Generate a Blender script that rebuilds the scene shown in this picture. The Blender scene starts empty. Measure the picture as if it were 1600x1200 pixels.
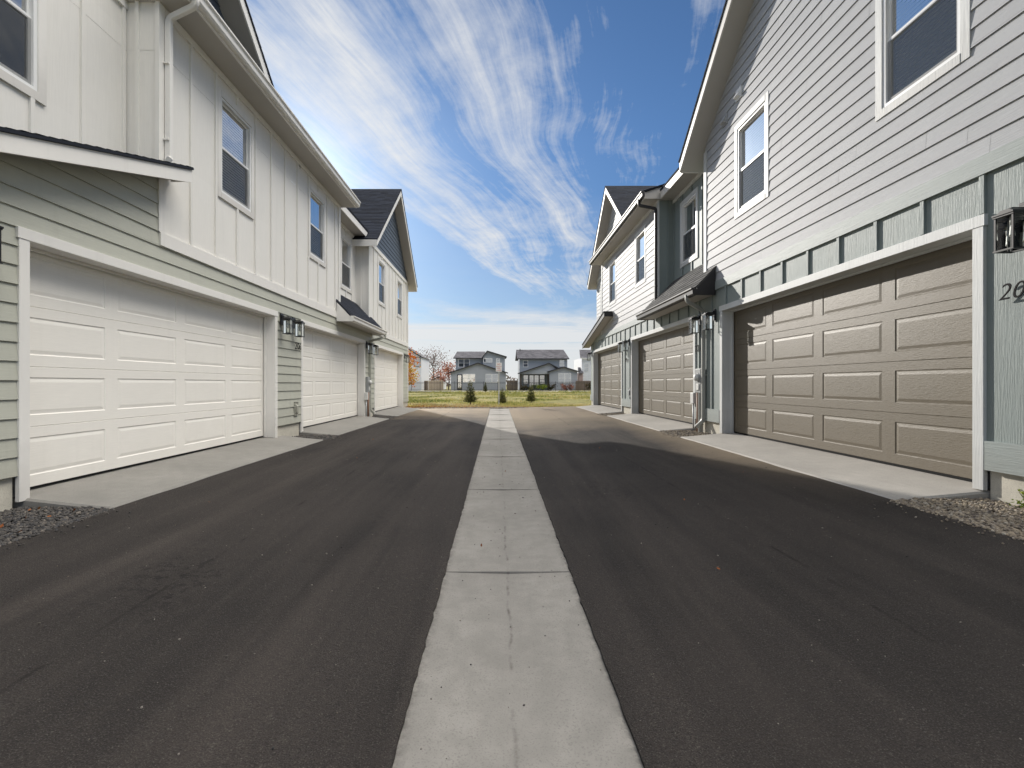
import bpy, math, random
from mathutils import Vector, Matrix
random.seed(7)
R = math.radians
scn = bpy.context.scene
COL = scn.collection
CAMZ = 1.36                      # camera height over the near end of the concrete gutter (world z = 0)

# ------------------------------------------------------------------ helpers
class MB:
    def __init__(s): s.v = []; s.f = []; s.t = []
    def face(s, pts, tone=0.5):
        n = len(s.v); s.v += [tuple(p) for p in pts]; s.f.append(tuple(range(n, n+len(pts)))); s.t.append(tone)
    def box(s, a, b, tone=0.5):
        x0, x1 = sorted((a[0], b[0])); y0, y1 = sorted((a[1], b[1])); z0, z1 = sorted((a[2], b[2]))
        n = len(s.v)
        s.v += [(x0,y0,z0),(x1,y0,z0),(x1,y1,z0),(x0,y1,z0),(x0,y0,z1),(x1,y0,z1),(x1,y1,z1),(x0,y1,z1)]
        for q in ((0,3,2,1),(4,5,6,7),(0,1,5,4),(1,2,6,5),(2,3,7,6),(3,0,4,7)):
            s.f.append(tuple(n+i for i in q)); s.t.append(tone)
    def prism(s, poly, axis, a, b, tone=0.5):
        """poly in the two other axes (x: (y,z), y: (x,z), z: (x,y)) extruded a..b"""
        def P(p, c):
            return (c,p[0],p[1]) if axis=='x' else (p[0],c,p[1]) if axis=='y' else (p[0],p[1],c)
        k = len(poly); n = len(s.v)
        s.v += [P(p,a) for p in poly] + [P(p,b) for p in poly]
        s.f.append(tuple(n+i for i in range(k))); s.t.append(tone)
        s.f.append(tuple(n+k+i for i in reversed(range(k)))); s.t.append(tone)
        for i in range(k):
            j = (i+1) % k
            s.f.append((n+i, n+k+i, n+k+j, n+j)); s.t.append(tone)
    def sweep(s, path, prof, up=(0,0,1), closed=True):
        """sweep a 2-D closed profile along a polyline"""
        path = [Vector(p) for p in path]; k = len(prof); n = len(s.v)
        up = Vector(up)
        prev = None
        for i, p in enumerate(path):
            t = (path[min(i+1,len(path)-1)] - path[max(i-1,0)]).normalized()
            a = t.cross(up)
            if a.length < 1e-3: a = prev if prev is not None else t.cross(Vector((0,1,0)))
            a.normalize(); prev = a
            b = a.cross(t).normalized()
            for (u, w) in prof: s.v.append(tuple(p + a*u + b*w))
        for i in range(len(path)-1):
            for j in range(k):
                q = (j+1) % k
                s.f.append((n+i*k+j, n+i*k+q, n+(i+1)*k+q, n+(i+1)*k+j)); s.t.append(0.5)
        s.f.append(tuple(n+j for j in reversed(range(k)))); s.t.append(0.5)
        s.f.append(tuple(n+(len(path)-1)*k+j for j in range(k))); s.t.append(0.5)
    def tube(s, path, r, k=10, r2=None):
        path = [Vector(p) for p in path]; n = len(s.v); m = len(path)
        ref = Vector((0.13,0.31,0.94))
        for i, p in enumerate(path):
            t = (path[min(i+1,m-1)] - path[max(i-1,0)]).normalized()
            a = t.cross(ref)
            if a.length < 1e-3: a = t.cross(Vector((1,0,0)))
            a.normalize(); b = a.cross(t)
            rr = r if r2 is None else r + (r2-r)*i/(m-1)
            for j in range(k):
                th = 2*math.pi*j/k
                s.v.append(tuple(p + a*math.cos(th)*rr + b*math.sin(th)*rr))
        for i in range(m-1):
            for j in range(k):
                q = (j+1) % k
                s.f.append((n+i*k+j, n+(i+1)*k+j, n+(i+1)*k+q, n+i*k+q)); s.t.append(0.5)
        s.f.append(tuple(n+j for j in range(k))); s.t.append(0.5)
        s.f.append(tuple(n+(m-1)*k+j for j in reversed(range(k)))); s.t.append(0.5)
    def build(s, name, mat, parent=None, smooth=False, bevel=0):
        me = bpy.data.meshes.new(name); me.from_pydata(s.v, [], s.f); me.update()
        at = me.attributes.new('tone', 'FLOAT', 'FACE')
        at.data.foreach_set('value', s.t)
        if smooth: me.polygons.foreach_set('use_smooth', [True]*len(s.f))
        me.materials.append(mat)
        o = bpy.data.objects.new(name, me); COL.objects.link(o)
        if parent is not None: o.parent = parent
        if bevel:
            b = o.modifiers.new('bevel', 'BEVEL'); b.width = bevel; b.segments = 2; b.limit_method = 'ANGLE'
        return o

def tag(o, label=None, cat=None, group=None, kind=None):
    if label: o['label'] = label
    if cat: o['category'] = cat
    if group: o['group'] = group
    if kind: o['kind'] = kind
    return o
def empty(name, loc=(0,0,0), rz=0, label=None, cat=None, group=None):
    o = bpy.data.objects.new(name, None); COL.objects.link(o)
    o.location = loc; o.rotation_euler = (0,0,rz); o.empty_display_size = 0.2
    return tag(o, label, cat, group)
def copy_tree(o, parent=None):
    c = o.copy(); COL.objects.link(c)
    if parent is not None: c.parent = parent
    for ch in list(o.children): copy_tree(ch, c)
    return c

# ------------------------------------------------------------------ materials
def nt(name):
    m = bpy.data.materials.new(name); m.use_nodes = True
    t = m.node_tree; t.nodes.clear()
    out = t.nodes.new('ShaderNodeOutputMaterial'); b = t.nodes.new('ShaderNodeBsdfPrincipled')
    t.links.new(b.outputs[0], out.inputs[0])
    return m, t, b, out
def node(t, typ, **kw):
    n = t.nodes.new(typ)
    for k, v in kw.items():
        if k in n.inputs.keys() if hasattr(n.inputs,'keys') else False: n.inputs[k].default_value = v
        else: setattr(n, k, v)
    return n
def math_(t, op, a, b=None, c=None, clamp=False):
    n = t.nodes.new('ShaderNodeMath'); n.operation = op; n.use_clamp = clamp
    for i, x in enumerate((a, b, c)):
        if x is None: continue
        if isinstance(x, (int, float)): n.inputs[i].default_value = x
        else: t.links.new(x, n.inputs[i])
    return n.outputs[0]
def mixc(t, f, a, b, blend='MIX'):
    n = t.nodes.new('ShaderNodeMix'); n.data_type = 'RGBA'; n.blend_type = blend
    for i, x in ((0, f), (6, a), (7, b)):
        if isinstance(x, (int, float)): n.inputs[i].default_value = x
        elif isinstance(x, (tuple, list)): n.inputs[i].default_value = (*x[:3], 1)
        else: t.links.new(x, n.inputs[i])
    return n.outputs[2]
def ramp(t, fac, stops):
    n = t.nodes.new('ShaderNodeValToRGB'); t.links.new(fac, n.inputs[0])
    e = n.color_ramp.elements
    while len(e) < len(stops): e.new(0.5)
    for i, (p, c) in enumerate(stops):
        e[i].position = p
        e[i].color = (c, c, c, 1) if isinstance(c, (int, float)) else (*c, 1)
    return n.outputs[0]
def coords(t, scale=(1,1,1), kind='Object', rot=(0,0,0)):
    tc = t.nodes.new('ShaderNodeTexCoord'); mp = t.nodes.new('ShaderNodeMapping')
    mp.inputs['Scale'].default_value = scale; mp.inputs['Rotation'].default_value = rot
    t.links.new(tc.outputs[kind], mp.inputs[0]); return mp.outputs[0]
def noise(t, vec, scale, detail=3, rough=0.55, dist=0.0):
    n = t.nodes.new('ShaderNodeTexNoise'); t.links.new(vec, n.inputs['Vector'])
    n.inputs['Scale'].default_value = scale; n.inputs['Detail'].default_value = detail
    n.inputs['Roughness'].default_value = rough; n.inputs['Distortion'].default_value = dist
    return n.outputs['Fac']
def bump(t, b, h, strength, dist):
    n = t.nodes.new('ShaderNodeBump'); n.inputs['Strength'].default_value = strength
    n.inputs['Distance'].default_value = dist
    t.links.new(h, n.inputs['Height']); t.links.new(n.outputs[0], b.inputs['Normal'])
def scale_col(c, k): return tuple(min(1, x*k) for x in c)

def paint(name, col, rough=0.55, grain=None, gstr=0.25, gdist=0.004, var=0.06, tone=0.08, gscale=30, spec=0.4, dirt=0.0):
    """painted board: slight blotches, per-board tone, embossed grain stretched along one axis"""
    m, t, b, out = nt(name)
    v = coords(t)
    n1 = noise(t, v, 1.3, 4); n2 = noise(t, v, 9, 3)
    k = math_(t, 'ADD', math_(t, 'MULTIPLY', n1, 0.7), math_(t, 'MULTIPLY', n2, 0.3))
    at = t.nodes.new('ShaderNodeAttribute'); at.attribute_name = 'tone'
    k2 = math_(t, 'ADD', math_(t, 'MULTIPLY', math_(t, 'SUBTRACT', k, 0.5), 2*var*2), math_(t, 'MULTIPLY', math_(t, 'SUBTRACT', at.outputs['Fac'], 0.5), tone))
    k3 = math_(t, 'ADD', k2, 1.0)
    c = mixc(t, 1.0, col, k3, 'MULTIPLY')
    if grain:
        gv = coords(t, scale=grain)
        g = noise(t, gv, gscale, 3, 0.6, 0.6)
        g2 = ramp(t, g, [(0.38, 0.0), (0.62, 1.0)])
        c = mixc(t, 0.07, c, mixc(t, g2, scale_col(col, .55), col))
        bump(t, b, g2, gstr, gdist)
    if dirt:
        sz = t.nodes.new('ShaderNodeSeparateXYZ'); t.links.new(v, sz.inputs[0])
        zn = math_(t, 'ADD', sz.outputs[2], math_(t, 'MULTIPLY', math_(t, 'SUBTRACT', noise(t, v, 5, 4, .65), .5), .55))
        c = mixc(t, math_(t, 'MULTIPLY', ramp(t, zn, [(0.0, 1.0), (.55, 0.0)]), dirt), c, (0.16,0.13,0.10))
        st = noise(t, coords(t, scale=(1,1,.06)), 7, 3, .6)
        c = mixc(t, math_(t, 'MULTIPLY', ramp(t, st, [(.56,0.0),(.72,1.0)]), dirt*.35), c, (0.20,0.18,0.16))
    t.links.new(c, b.inputs['Base Color'])
    b.inputs['Roughness'].default_value = rough
    b.inputs['Specular IOR Level'].default_value = spec
    return m
def plain(name, col, rough=0.5, metal=0.0, var=0.1, sc=6, bstr=0.0, spec=0.5):
    m, t, b, out = nt(name)
    v = coords(t); n = noise(t, v, sc, 4)
    c = mixc(t, n, scale_col(col, 1-var), scale_col(col, 1+var))
    t.links.new(c, b.inputs['Base Color'])
    b.inputs['Roughness'].default_value = rough; b.inputs['Metallic'].default_value = metal
    b.inputs['Specular IOR Level'].default_value = spec
    if bstr: bump(t, b, noise(t, v, sc*6, 3), bstr, 0.01)
    return m
def glass_mat(name, tint=(0.9,0.95,0.95), refl=1.0, base=0.0, rough=0.0):
    m, t, b, out = nt(name); t.nodes.remove(b)
    tr = t.nodes.new('ShaderNodeBsdfTransparent'); tr.inputs[0].default_value = (*tint, 1)
    gl = t.nodes.new('ShaderNodeBsdfGlossy'); gl.inputs['Roughness'].default_value = rough
    gl.inputs[0].default_value = (1,1,1,1)
    fr = t.nodes.new('ShaderNodeFresnel'); fr.inputs[0].default_value = 1.52
    f = math_(t, 'ADD', math_(t, 'MULTIPLY', fr.outputs[0], refl), base, clamp=True)
    # a pane is never perfectly flat
    v = coords(t); bn = t.nodes.new('ShaderNodeBump'); bn.inputs['Strength'].default_value = 0.05; bn.inputs['Distance'].default_value = 0.02
    t.links.new(noise(t, v, 2.2, 1), bn.inputs['Height']); t.links.new(bn.outputs[0], gl.inputs['Normal'])
    mx = t.nodes.new('ShaderNodeMixShader'); t.links.new(f, mx.inputs[0])
    t.links.new(tr.outputs[0], mx.inputs[1]); t.links.new(gl.outputs[0], mx.inputs[2]); t.links.new(mx.outputs[0], out.inputs[0])
    return m
def screen_mat(name, col=(0.05,0.055,0.06), fac=0.62):
    m, t, b, out = nt(name); t.nodes.remove(b)
    tr = t.nodes.new('ShaderNodeBsdfTransparent'); df = t.nodes.new('ShaderNodeBsdfDiffuse'); df.inputs[0].default_value = (*col,1)
    mx = t.nodes.new('ShaderNodeMixShader'); mx.inputs[0].default_value = fac
    t.links.new(tr.outputs[0], mx.inputs[1]); t.links.new(df.outputs[0], mx.inputs[2]); t.links.new(mx.outputs[0], out.inputs[0])
    return m

def shingle_mat(name, col):
    m, t, b, out = nt(name)
    v = coords(t)
    sep = t.nodes.new('ShaderNodeSeparateXYZ'); t.links.new(v, sep.inputs[0])
    n1 = noise(t, v, 90, 2); n2 = noise(t, v, 3, 3)
    at = t.nodes.new('ShaderNodeAttribute'); at.attribute_name = 'tone'
    k = math_(t, 'ADD', math_(t, 'MULTIPLY', n1, 0.5), math_(t, 'ADD', math_(t, 'MULTIPLY', n2, 0.3), math_(t, 'MULTIPLY', at.outputs['Fac'], 0.7)))
    c = mixc(t, 1.0, col, math_(t, 'ADD', k, 0.25), 'MULTIPLY')
    t.links.new(c, b.inputs['Base Color']); b.inputs['Roughness'].default_value = 0.9
    b.inputs['Specular IOR Level'].default_value = 0.25
    bump(t, b, n1, 0.5, 0.004)
    return m

def asphalt_mat():
    m, t, b, out = nt('asphalt')
    v = coords(t)
    fine = noise(t, v, 170, 2, 0.7); mid = noise(t, v, 42, 3, 0.65); big = noise(t, v, 0.55, 4, 0.6)
    streak = noise(t, coords(t, scale=(1.6, 0.10, 1)), 1.5, 4, 0.6, 0.4)
    vo = t.nodes.new('ShaderNodeTexVoronoi'); vo.inputs['Scale'].default_value = 120; t.links.new(v, vo.inputs['Vector'])
    stone = ramp(t, vo.outputs['Distance'], [(0.0, 1.0), (0.55, 0.0)])
    base = mixc(t, ramp(t, big, [(0.36, 0), (0.64, 1)]), (0.016,0.0150,0.0148), (0.040,0.0350,0.0320))
    base = mixc(t, ramp(t, streak, [(0.38, 0.0), (0.66, 0.75)]), base, (0.064,0.055,0.049))
    base = mixc(t, ramp(t, mid, [(0.35, 0.55), (0.62, 0.0)]), base, (0.030,0.028,0.028))
    base = mixc(t, ramp(t, fine, [(0.36, 0.75), (0.52, 0.0)]), base, (0.016,0.015,0.015))
    base = mixc(t, ramp(t, fine, [(0.58, 0.0), (0.78, 0.55)]), base, (0.21,0.195,0.18))
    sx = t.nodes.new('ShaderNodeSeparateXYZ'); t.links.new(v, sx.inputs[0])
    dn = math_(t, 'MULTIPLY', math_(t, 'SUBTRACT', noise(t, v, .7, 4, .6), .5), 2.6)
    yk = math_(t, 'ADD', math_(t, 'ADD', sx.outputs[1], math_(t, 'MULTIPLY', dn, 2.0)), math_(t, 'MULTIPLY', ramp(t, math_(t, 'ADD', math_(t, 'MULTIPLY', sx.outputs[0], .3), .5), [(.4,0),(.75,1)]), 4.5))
    lit_tan = math_(t, 'MAXIMUM', ramp(t, math_(t, 'DIVIDE', yk, 25.0), [(.60,0),(.84,1)]),
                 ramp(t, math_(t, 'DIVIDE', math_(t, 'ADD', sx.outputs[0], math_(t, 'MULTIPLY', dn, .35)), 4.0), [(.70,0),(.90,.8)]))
    lit_tan = math_(t, 'MULTIPLY', lit_tan, ramp(t, math_(t, 'DIVIDE', sx.outputs[1], 10.0), [(.42,0),(.72,1)]))
    base = mixc(t, math_(t, 'MULTIPLY', lit_tan, .75), base, (0.30,0.24,0.17))  # sunlight painted into the road colour: tan at far end and right edge
    seam = math_(t, 'ABSOLUTE', math_(t, 'ADD', math_(t, 'SUBTRACT', math_(t, 'ABSOLUTE', sx.outputs[0]), 2.02), math_(t, 'MULTIPLY', math_(t, 'SUBTRACT', noise(t, coords(t, scale=(.2,1,1)), .8, 3), .5), .08)))
    sm = math_(t, 'MULTIPLY', ramp(t, seam, [(0.004,1.0),(0.02,0.0)]), ramp(t, noise(t, v, 2.4, 4, .7), [(.46,0.0),(.60,.75)]))
    base = mixc(t, sm, base, (0.012,0.011,0.011))
    track = math_(t, 'ABSOLUTE', math_(t, 'SUBTRACT', math_(t, 'ABSOLUTE', math_(t, 'SUBTRACT', math_(t, 'ABSOLUTE', sx.outputs[0]), 1.85)), .74))
    base = mixc(t, math_(t, 'MULTIPLY', ramp(t, track, [(0.0,.20),(.30,0.0)]), ramp(t, streak, [(.35,.2),(.6,1.0)])), base, (0.075,0.064,0.056))
    # tar-dark scuffs, broken up
    sc = noise(t, coords(t, scale=(1,0.5,1)), 1.15, 2); ck = noise(t, v, 16, 4, 0.7)
    scm = math_(t, 'MULTIPLY', ramp(t, sc, [(0.60, 0), (0.72, 1)]), ramp(t, ck, [(0.50, 0), (0.60, 1)]))
    base = mixc(t, math_(t, 'MULTIPLY', scm, 0.8), base, (0.013,0.012,0.013))
    # pale grit
    vg = t.nodes.new('ShaderNodeTexVoronoi'); vg.inputs['Scale'].default_value = 14; t.links.new(v, vg.inputs['Vector'])
    sp = ramp(t, vg.outputs['Distance'], [(0.030, 1.0), (0.055, 0.0)])
    sepc = t.nodes.new('ShaderNodeSeparateColor'); t.links.new(vg.outputs['Color'], sepc.inputs[0])
    sp = math_(t, 'MULTIPLY', sp, math_(t, 'GREATER_THAN', sepc.outputs[0], 0.86))
    base = mixc(t, math_(t, 'MULTIPLY', sp, 0.8), base, (0.34,0.31,0.28))
    t.links.new(base, b.inputs['Base Color'])
    b.inputs['Roughness'].default_value = 0.8; b.inputs['Specular IOR Level'].default_value = 0.14; b.inputs['Specular Tint'].default_value = (1.0,.88,.74,1)
    h = math_(t, 'ADD', math_(t, 'MULTIPLY', fine, 0.6), math_(t, 'ADD', math_(t, 'MULTIPLY', stone, 0.25), math_(t, 'MULTIPLY', mid, 0.5)))
    bump(t, b, h, 0.85, 0.012)
    return m
def concrete_mat(name, col, dirt=0.25, centre=False, streaky=False):
    m, t, b, out = nt(name)
    v = coords(t)
    big = noise(t, v, 0.9, 5, 0.62); mid = noise(t, v, 7, 4, 0.6); fine = noise(t, v, 120, 2, 0.7)
    c = mixc(t, ramp(t, big, [(0.3, 0), (0.7, 1)]), scale_col(col, 0.80), scale_col(col, 1.10))
    c = mixc(t, ramp(t, mid, [(0.40, dirt), (0.62, 0)]), c, scale_col(col, 0.62))
    c = mixc(t, ramp(t, fine, [(0.34, 0.5), (0.46, 0)]), c, scale_col(col, 0.5))
    if streaky:
        br = noise(t, coords(t, scale=(30, 0.6, 1)), 3, 2); c = mixc(t, ramp(t, br, [(0.4, 0.14), (0.6, 0)]), c, scale_col(col, 0.6))
    vg = t.nodes.new('ShaderNodeTexVoronoi'); vg.inputs['Scale'].default_value = 9; t.links.new(coords(t, scale=(1,1,1)), vg.inputs['Vector'])
    sepc = t.nodes.new('ShaderNodeSeparateColor'); t.links.new(vg.outputs['Color'], sepc.inputs[0])
    wob = math_(t, 'MULTIPLY', math_(t, 'SUBTRACT', mid, 0.5), 0.12)
    sp = ramp(t, math_(t, 'ADD', vg.outputs['Distance'], wob), [(0.05, 1.0), (0.085, 0.0)])
    sp = math_(t, 'MULTIPLY', sp, math_(t, 'GREATER_THAN', sepc.outputs[1], 0.72))
    c = mixc(t, math_(t, 'MULTIPLY', sp, 0.75 if centre else 0.25), c, (0.05,0.045,0.04))
    if centre:
        sep = t.nodes.new('ShaderNodeSeparateXYZ'); t.links.new(v, sep.inputs[0])
        w = noise(t, coords(t, scale=(0, 1, 0)), 1.6, 5, 0.7)
        d = math_(t, 'ABSOLUTE', math_(t, 'ADD', math_(t, 'SUBTRACT', sep.outputs[0], 0.065), math_(t, 'MULTIPLY', math_(t, 'SUBTRACT', w, 0.5), 0.10)))
        line = ramp(t, d, [(0.0, 0.9), (0.013, 0.0)]); soft = ramp(t, d, [(0.0, 0.35), (0.20, 0.0)])
        brk = ramp(t, noise(t, v, 5.5, 4, 0.7), [(0.47, 0.0), (0.66, 0.9)])
        c = mixc(t, soft, c, scale_col(col, 0.72)); c = mixc(t, math_(t, 'MULTIPLY', line, brk), c, (0.075,0.062,0.055))
        e = math_(t, 'ABSOLUTE', math_(t, 'SUBTRACT', sep.outputs[0], 0.07))
        ed = math_(t, 'MULTIPLY', ramp(t, e, [(0.40, 0.0), (0.465, 0.8)]), ramp(t, noise(t, v, 22, 4, 0.7), [(0.40, 0.0), (0.60, 1.0)]))
        c = mixc(t, ed, c, (0.07,0.065,0.06))
    t.links.new(c, b.inputs['Base Color']); b.inputs['Roughness'].default_value = 0.85
    b.inputs['Specular IOR Level'].default_value = 0.3
    bump(t, b, math_(t, 'ADD', math_(t, 'MULTIPLY', fine, 0.5), mid), 0.4, 0.006)
    return m
def pebble_mat(name, cols):
    m, t, b, out = nt(name)
    at = t.nodes.new('ShaderNodeAttribute'); at.attribute_name = 'tone'
    c = ramp(t, at.outputs['Fac'], [(i/(len(cols)-1), x) for i, x in enumerate(cols)])
    n = noise(t, coords(t), 60, 3); c = mixc(t, n, mixc(t, 0.5, c, (0.02,0.02,0.02)), c)
    t.links.new(c, b.inputs['Base Color']); b.inputs['Roughness'].default_value = 0.8
    return m
def leaf_mat(name, cols, trans=0.35):
    m, t, b, out = nt(name); t.nodes.remove(b)
    at = t.nodes.new('ShaderNodeAttribute'); at.attribute_name = 'tone'
    c = ramp(t, at.outputs['Fac'], [(i/(len(cols)-1), x) for i, x in enumerate(cols)])
    d = t.nodes.new('ShaderNodeBsdfDiffuse'); tl = t.nodes.new('ShaderNodeBsdfTranslucent')
    t.links.new(c, d.inputs[0]); t.links.new(c, tl.inputs[0])
    mx = t.nodes.new('ShaderNodeMixShader'); mx.inputs[0].default_value = trans
    t.links.new(d.outputs[0], mx.inputs[1]); t.links.new(tl.outputs[0], mx.inputs[2]); t.links.new(mx.outputs[0], out.inputs[0])
    return m
def ground_mat():
    m, t, b, out = nt('ground')
    v = coords(t)
    n1 = noise(t, v, 0.35, 4, 0.6); n2 = noise(t, v, 2.2, 4, 0.65); n3 = noise(t, v, 30, 3)
    c = mixc(t, ramp(t, n1, [(0.35, 0), (0.65, 1)]), (0.15,0.16,0.055), (0.36,0.30,0.13))
    c = mixc(t, ramp(t, n2, [(0.40, 0.7), (0.6, 0)]), c, (0.15,0.14,0.05))
    c = mixc(t, ramp(t, n3, [(0.35, 0.5), (0.6, 0)]), c, (0.07,0.065,0.025))
    t.links.new(c, b.inputs['Base Color']); b.inputs['Roughness'].default_value = 1.0
    b.inputs['Specular IOR Level'].default_value = 0.1
    bump(t, b, n3, 0.8, 0.04)
    return m

LAPG = (1, 0.05, 1); VERT = (1, 1, 0.05)
M = dict(
  lap_sage   = paint('sage_lap_paint', (0.475,0.478,0.41), grain=LAPG, gscale=80, gstr=0.16, dirt=0.3),
  bb_white   = paint('white_board_paint', (0.80,0.78,0.735), grain=VERT, gscale=70, gstr=0.10, var=0.03, tone=0.04, dirt=0.12),
  trim_white = paint('white_trim_paint', (0.80,0.78,0.74), grain=None, var=0.03, dirt=0.22),
  gable_blue = paint('slate_blue_siding_paint', (0.085,0.105,0.135), grain=LAPG, gscale=70),
  lap_white  = paint('pale_grey_lap_paint', (0.43,0.436,0.446), grain=LAPG, gscale=75, gstr=0.30, var=0.05, tone=0.07, spec=0.12, dirt=0.12),
  bb_green   = paint('grey_green_board_paint', (0.238,0.275,0.265), grain=VERT, gscale=85, gstr=0.38, gdist=0.004, dirt=0.25),
  trim_green = paint('grey_green_trim_paint', (0.285,0.322,0.312), grain=LAPG, gscale=70, dirt=0.3),
  trim_pale  = paint('pale_grey_trim_paint', (0.60,0.61,0.60), grain=VERT, gscale=70, gstr=0.2, dirt=0.22),
  door_white = paint('white_steel_door_paint', (0.88,0.85,0.79), rough=0.42, grain=LAPG, gscale=110, gstr=0.06, var=0.02, tone=0.02, dirt=0.09),
  door_tan   = paint('taupe_steel_door_paint', (0.132,0.110,0.076), rough=0.48, grain=(1,.12,1), gscale=150, gstr=0.22, gdist=0.004, var=0.05, tone=0.05, spec=0.5, dirt=0.22),
  vinyl      = paint('white_vinyl', (0.82,0.82,0.81), rough=0.35, var=0.01),
  fascia_tan = paint('tan_fascia_paint', (0.62,0.59,0.545), var=0.03),
  soffit     = paint('cream_soffit_paint', (0.47,0.445,0.41), var=0.03),
  bronze     = plain('dark_bronze_metal', (0.030,0.028,0.028), rough=0.5, var=0.15, spec=0.4),
  pipe_grey  = plain('grey_green_pipe_paint', (0.36,0.36,0.33), rough=0.45),
  black      = plain('black_lantern_metal', (0.012,0.012,0.013), rough=0.38, var=0.2, spec=0.6),
  rubber     = plain('black_rubber', (0.012,0.012,0.012), rough=0.8, spec=.2),
  galv       = plain('galvanised_metal', (0.42,0.43,0.44), rough=0.45, metal=0.3, var=0.12, sc=14),
  greybox    = plain('grey_enclosure_paint', (0.30,0.31,0.31), rough=0.5),
  whitebox   = plain('pale_box_plastic', (0.62,0.62,0.60), rough=0.5),
  copper     = plain('brown_conduit', (0.22,0.12,0.075), rough=0.6),
  shingle    = shingle_mat('charcoal_shingle', (0.017,0.021,0.032)),
  shingle_g  = shingle_mat('brown_grey_shingle', (0.10,0.098,0.094)),
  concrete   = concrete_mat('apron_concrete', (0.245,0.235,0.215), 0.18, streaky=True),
  concrete_r = concrete_mat('sunlit_apron_concrete', (0.43,0.405,0.365), 0.14, streaky=True),  # right aprons: same concrete as the left, coloured lighter to look sunlit
  gutterc    = concrete_mat('gutter_concrete', (0.275,0.260,0.235), 0.35, centre=True),
  footing    = concrete_mat('footing_concrete', (0.62,0.585,0.50), 0.3),
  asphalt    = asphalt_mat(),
  ground     = ground_mat(),
  glass      = glass_mat('window_glass', (0.88,0.92,0.91), 1.3, 0.14),
  glass_up   = glass_mat('upper_window_glass', (0.80,0.86,0.87), 1.4, 0.50),
  lglass     = glass_mat('lantern_glass', (0.93,0.95,0.94), 1.0, 0.02),
  screen     = screen_mat('insect_screen', (0.10,0.105,0.11), 0.45),
  blind      = plain('white_blind', (0.74,0.74,0.72), rough=0.6, var=0.03),
  curtain    = plain('grey_curtain', (0.16,0.19,0.22), rough=0.9, var=0.15),
  room       = plain('dim_room', (0.035,0.04,0.045), rough=0.9),
)

# ------------------------------------------------------------------ siding builders
class Frame:
    """a vertical wall plane: o origin, u along the wall, n outward; z is up"""
    def __init__(s, o, u, n): s.o = Vector(o); s.u = Vector(u); s.n = Vector(n)
    def P(s, u, z, out=0.0):
        p = s.o + s.u*u + s.n*out; return (p.x, p.y, z)
    def flip(s): return s.u.cross(Vector((0,0,1))).dot(s.n) < 0
def ff(mb, fr, pts, tone=0.5):
    P = [fr.P(*p) for p in pts]
    if fr.flip(): P.reverse()
    mb.face(P, tone)
def obox(mb, fr, u0, u1, z0, z1, o0, o1, tone=0.5):
    """box on a wall frame (o0 < o1 outward)"""
    ff(mb, fr, [(u0,z0,o1),(u1,z0,o1),(u1,z1,o1),(u0,z1,o1)], tone)
    ff(mb, fr, [(u1,z0,o0),(u0,z0,o0),(u0,z1,o0),(u1,z1,o0)], tone)
    ff(mb, fr, [(u0,z0,o0),(u0,z0,o1),(u0,z1,o1),(u0,z1,o0)], tone)
    ff(mb, fr, [(u1,z0,o1),(u1,z0,o0),(u1,z1,o0),(u1,z1,o1)], tone)
    ff(mb, fr, [(u0,z1,o1),(u1,z1,o1),(u1,z1,o0),(u0,z1,o0)], tone)
    ff(mb, fr, [(u0,z0,o0),(u1,z0,o0),(u1,z0,o1),(u0,z0,o1)], tone)
def cut(a, b, z0, z1, holes):
    iv = [(a, b)]
    for (h0, h1, k0, k1) in holes:
        if k1 <= z0+1e-5 or k0 >= z1-1e-5: continue
        nv = []
        for (p, q) in iv:
            if h1 <= p or h0 >= q: nv.append((p, q)); continue
            if h0 > p: nv.append((p, h0))
            if h1 < q: nv.append((h1, q))
        iv = nv
    return iv
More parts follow.
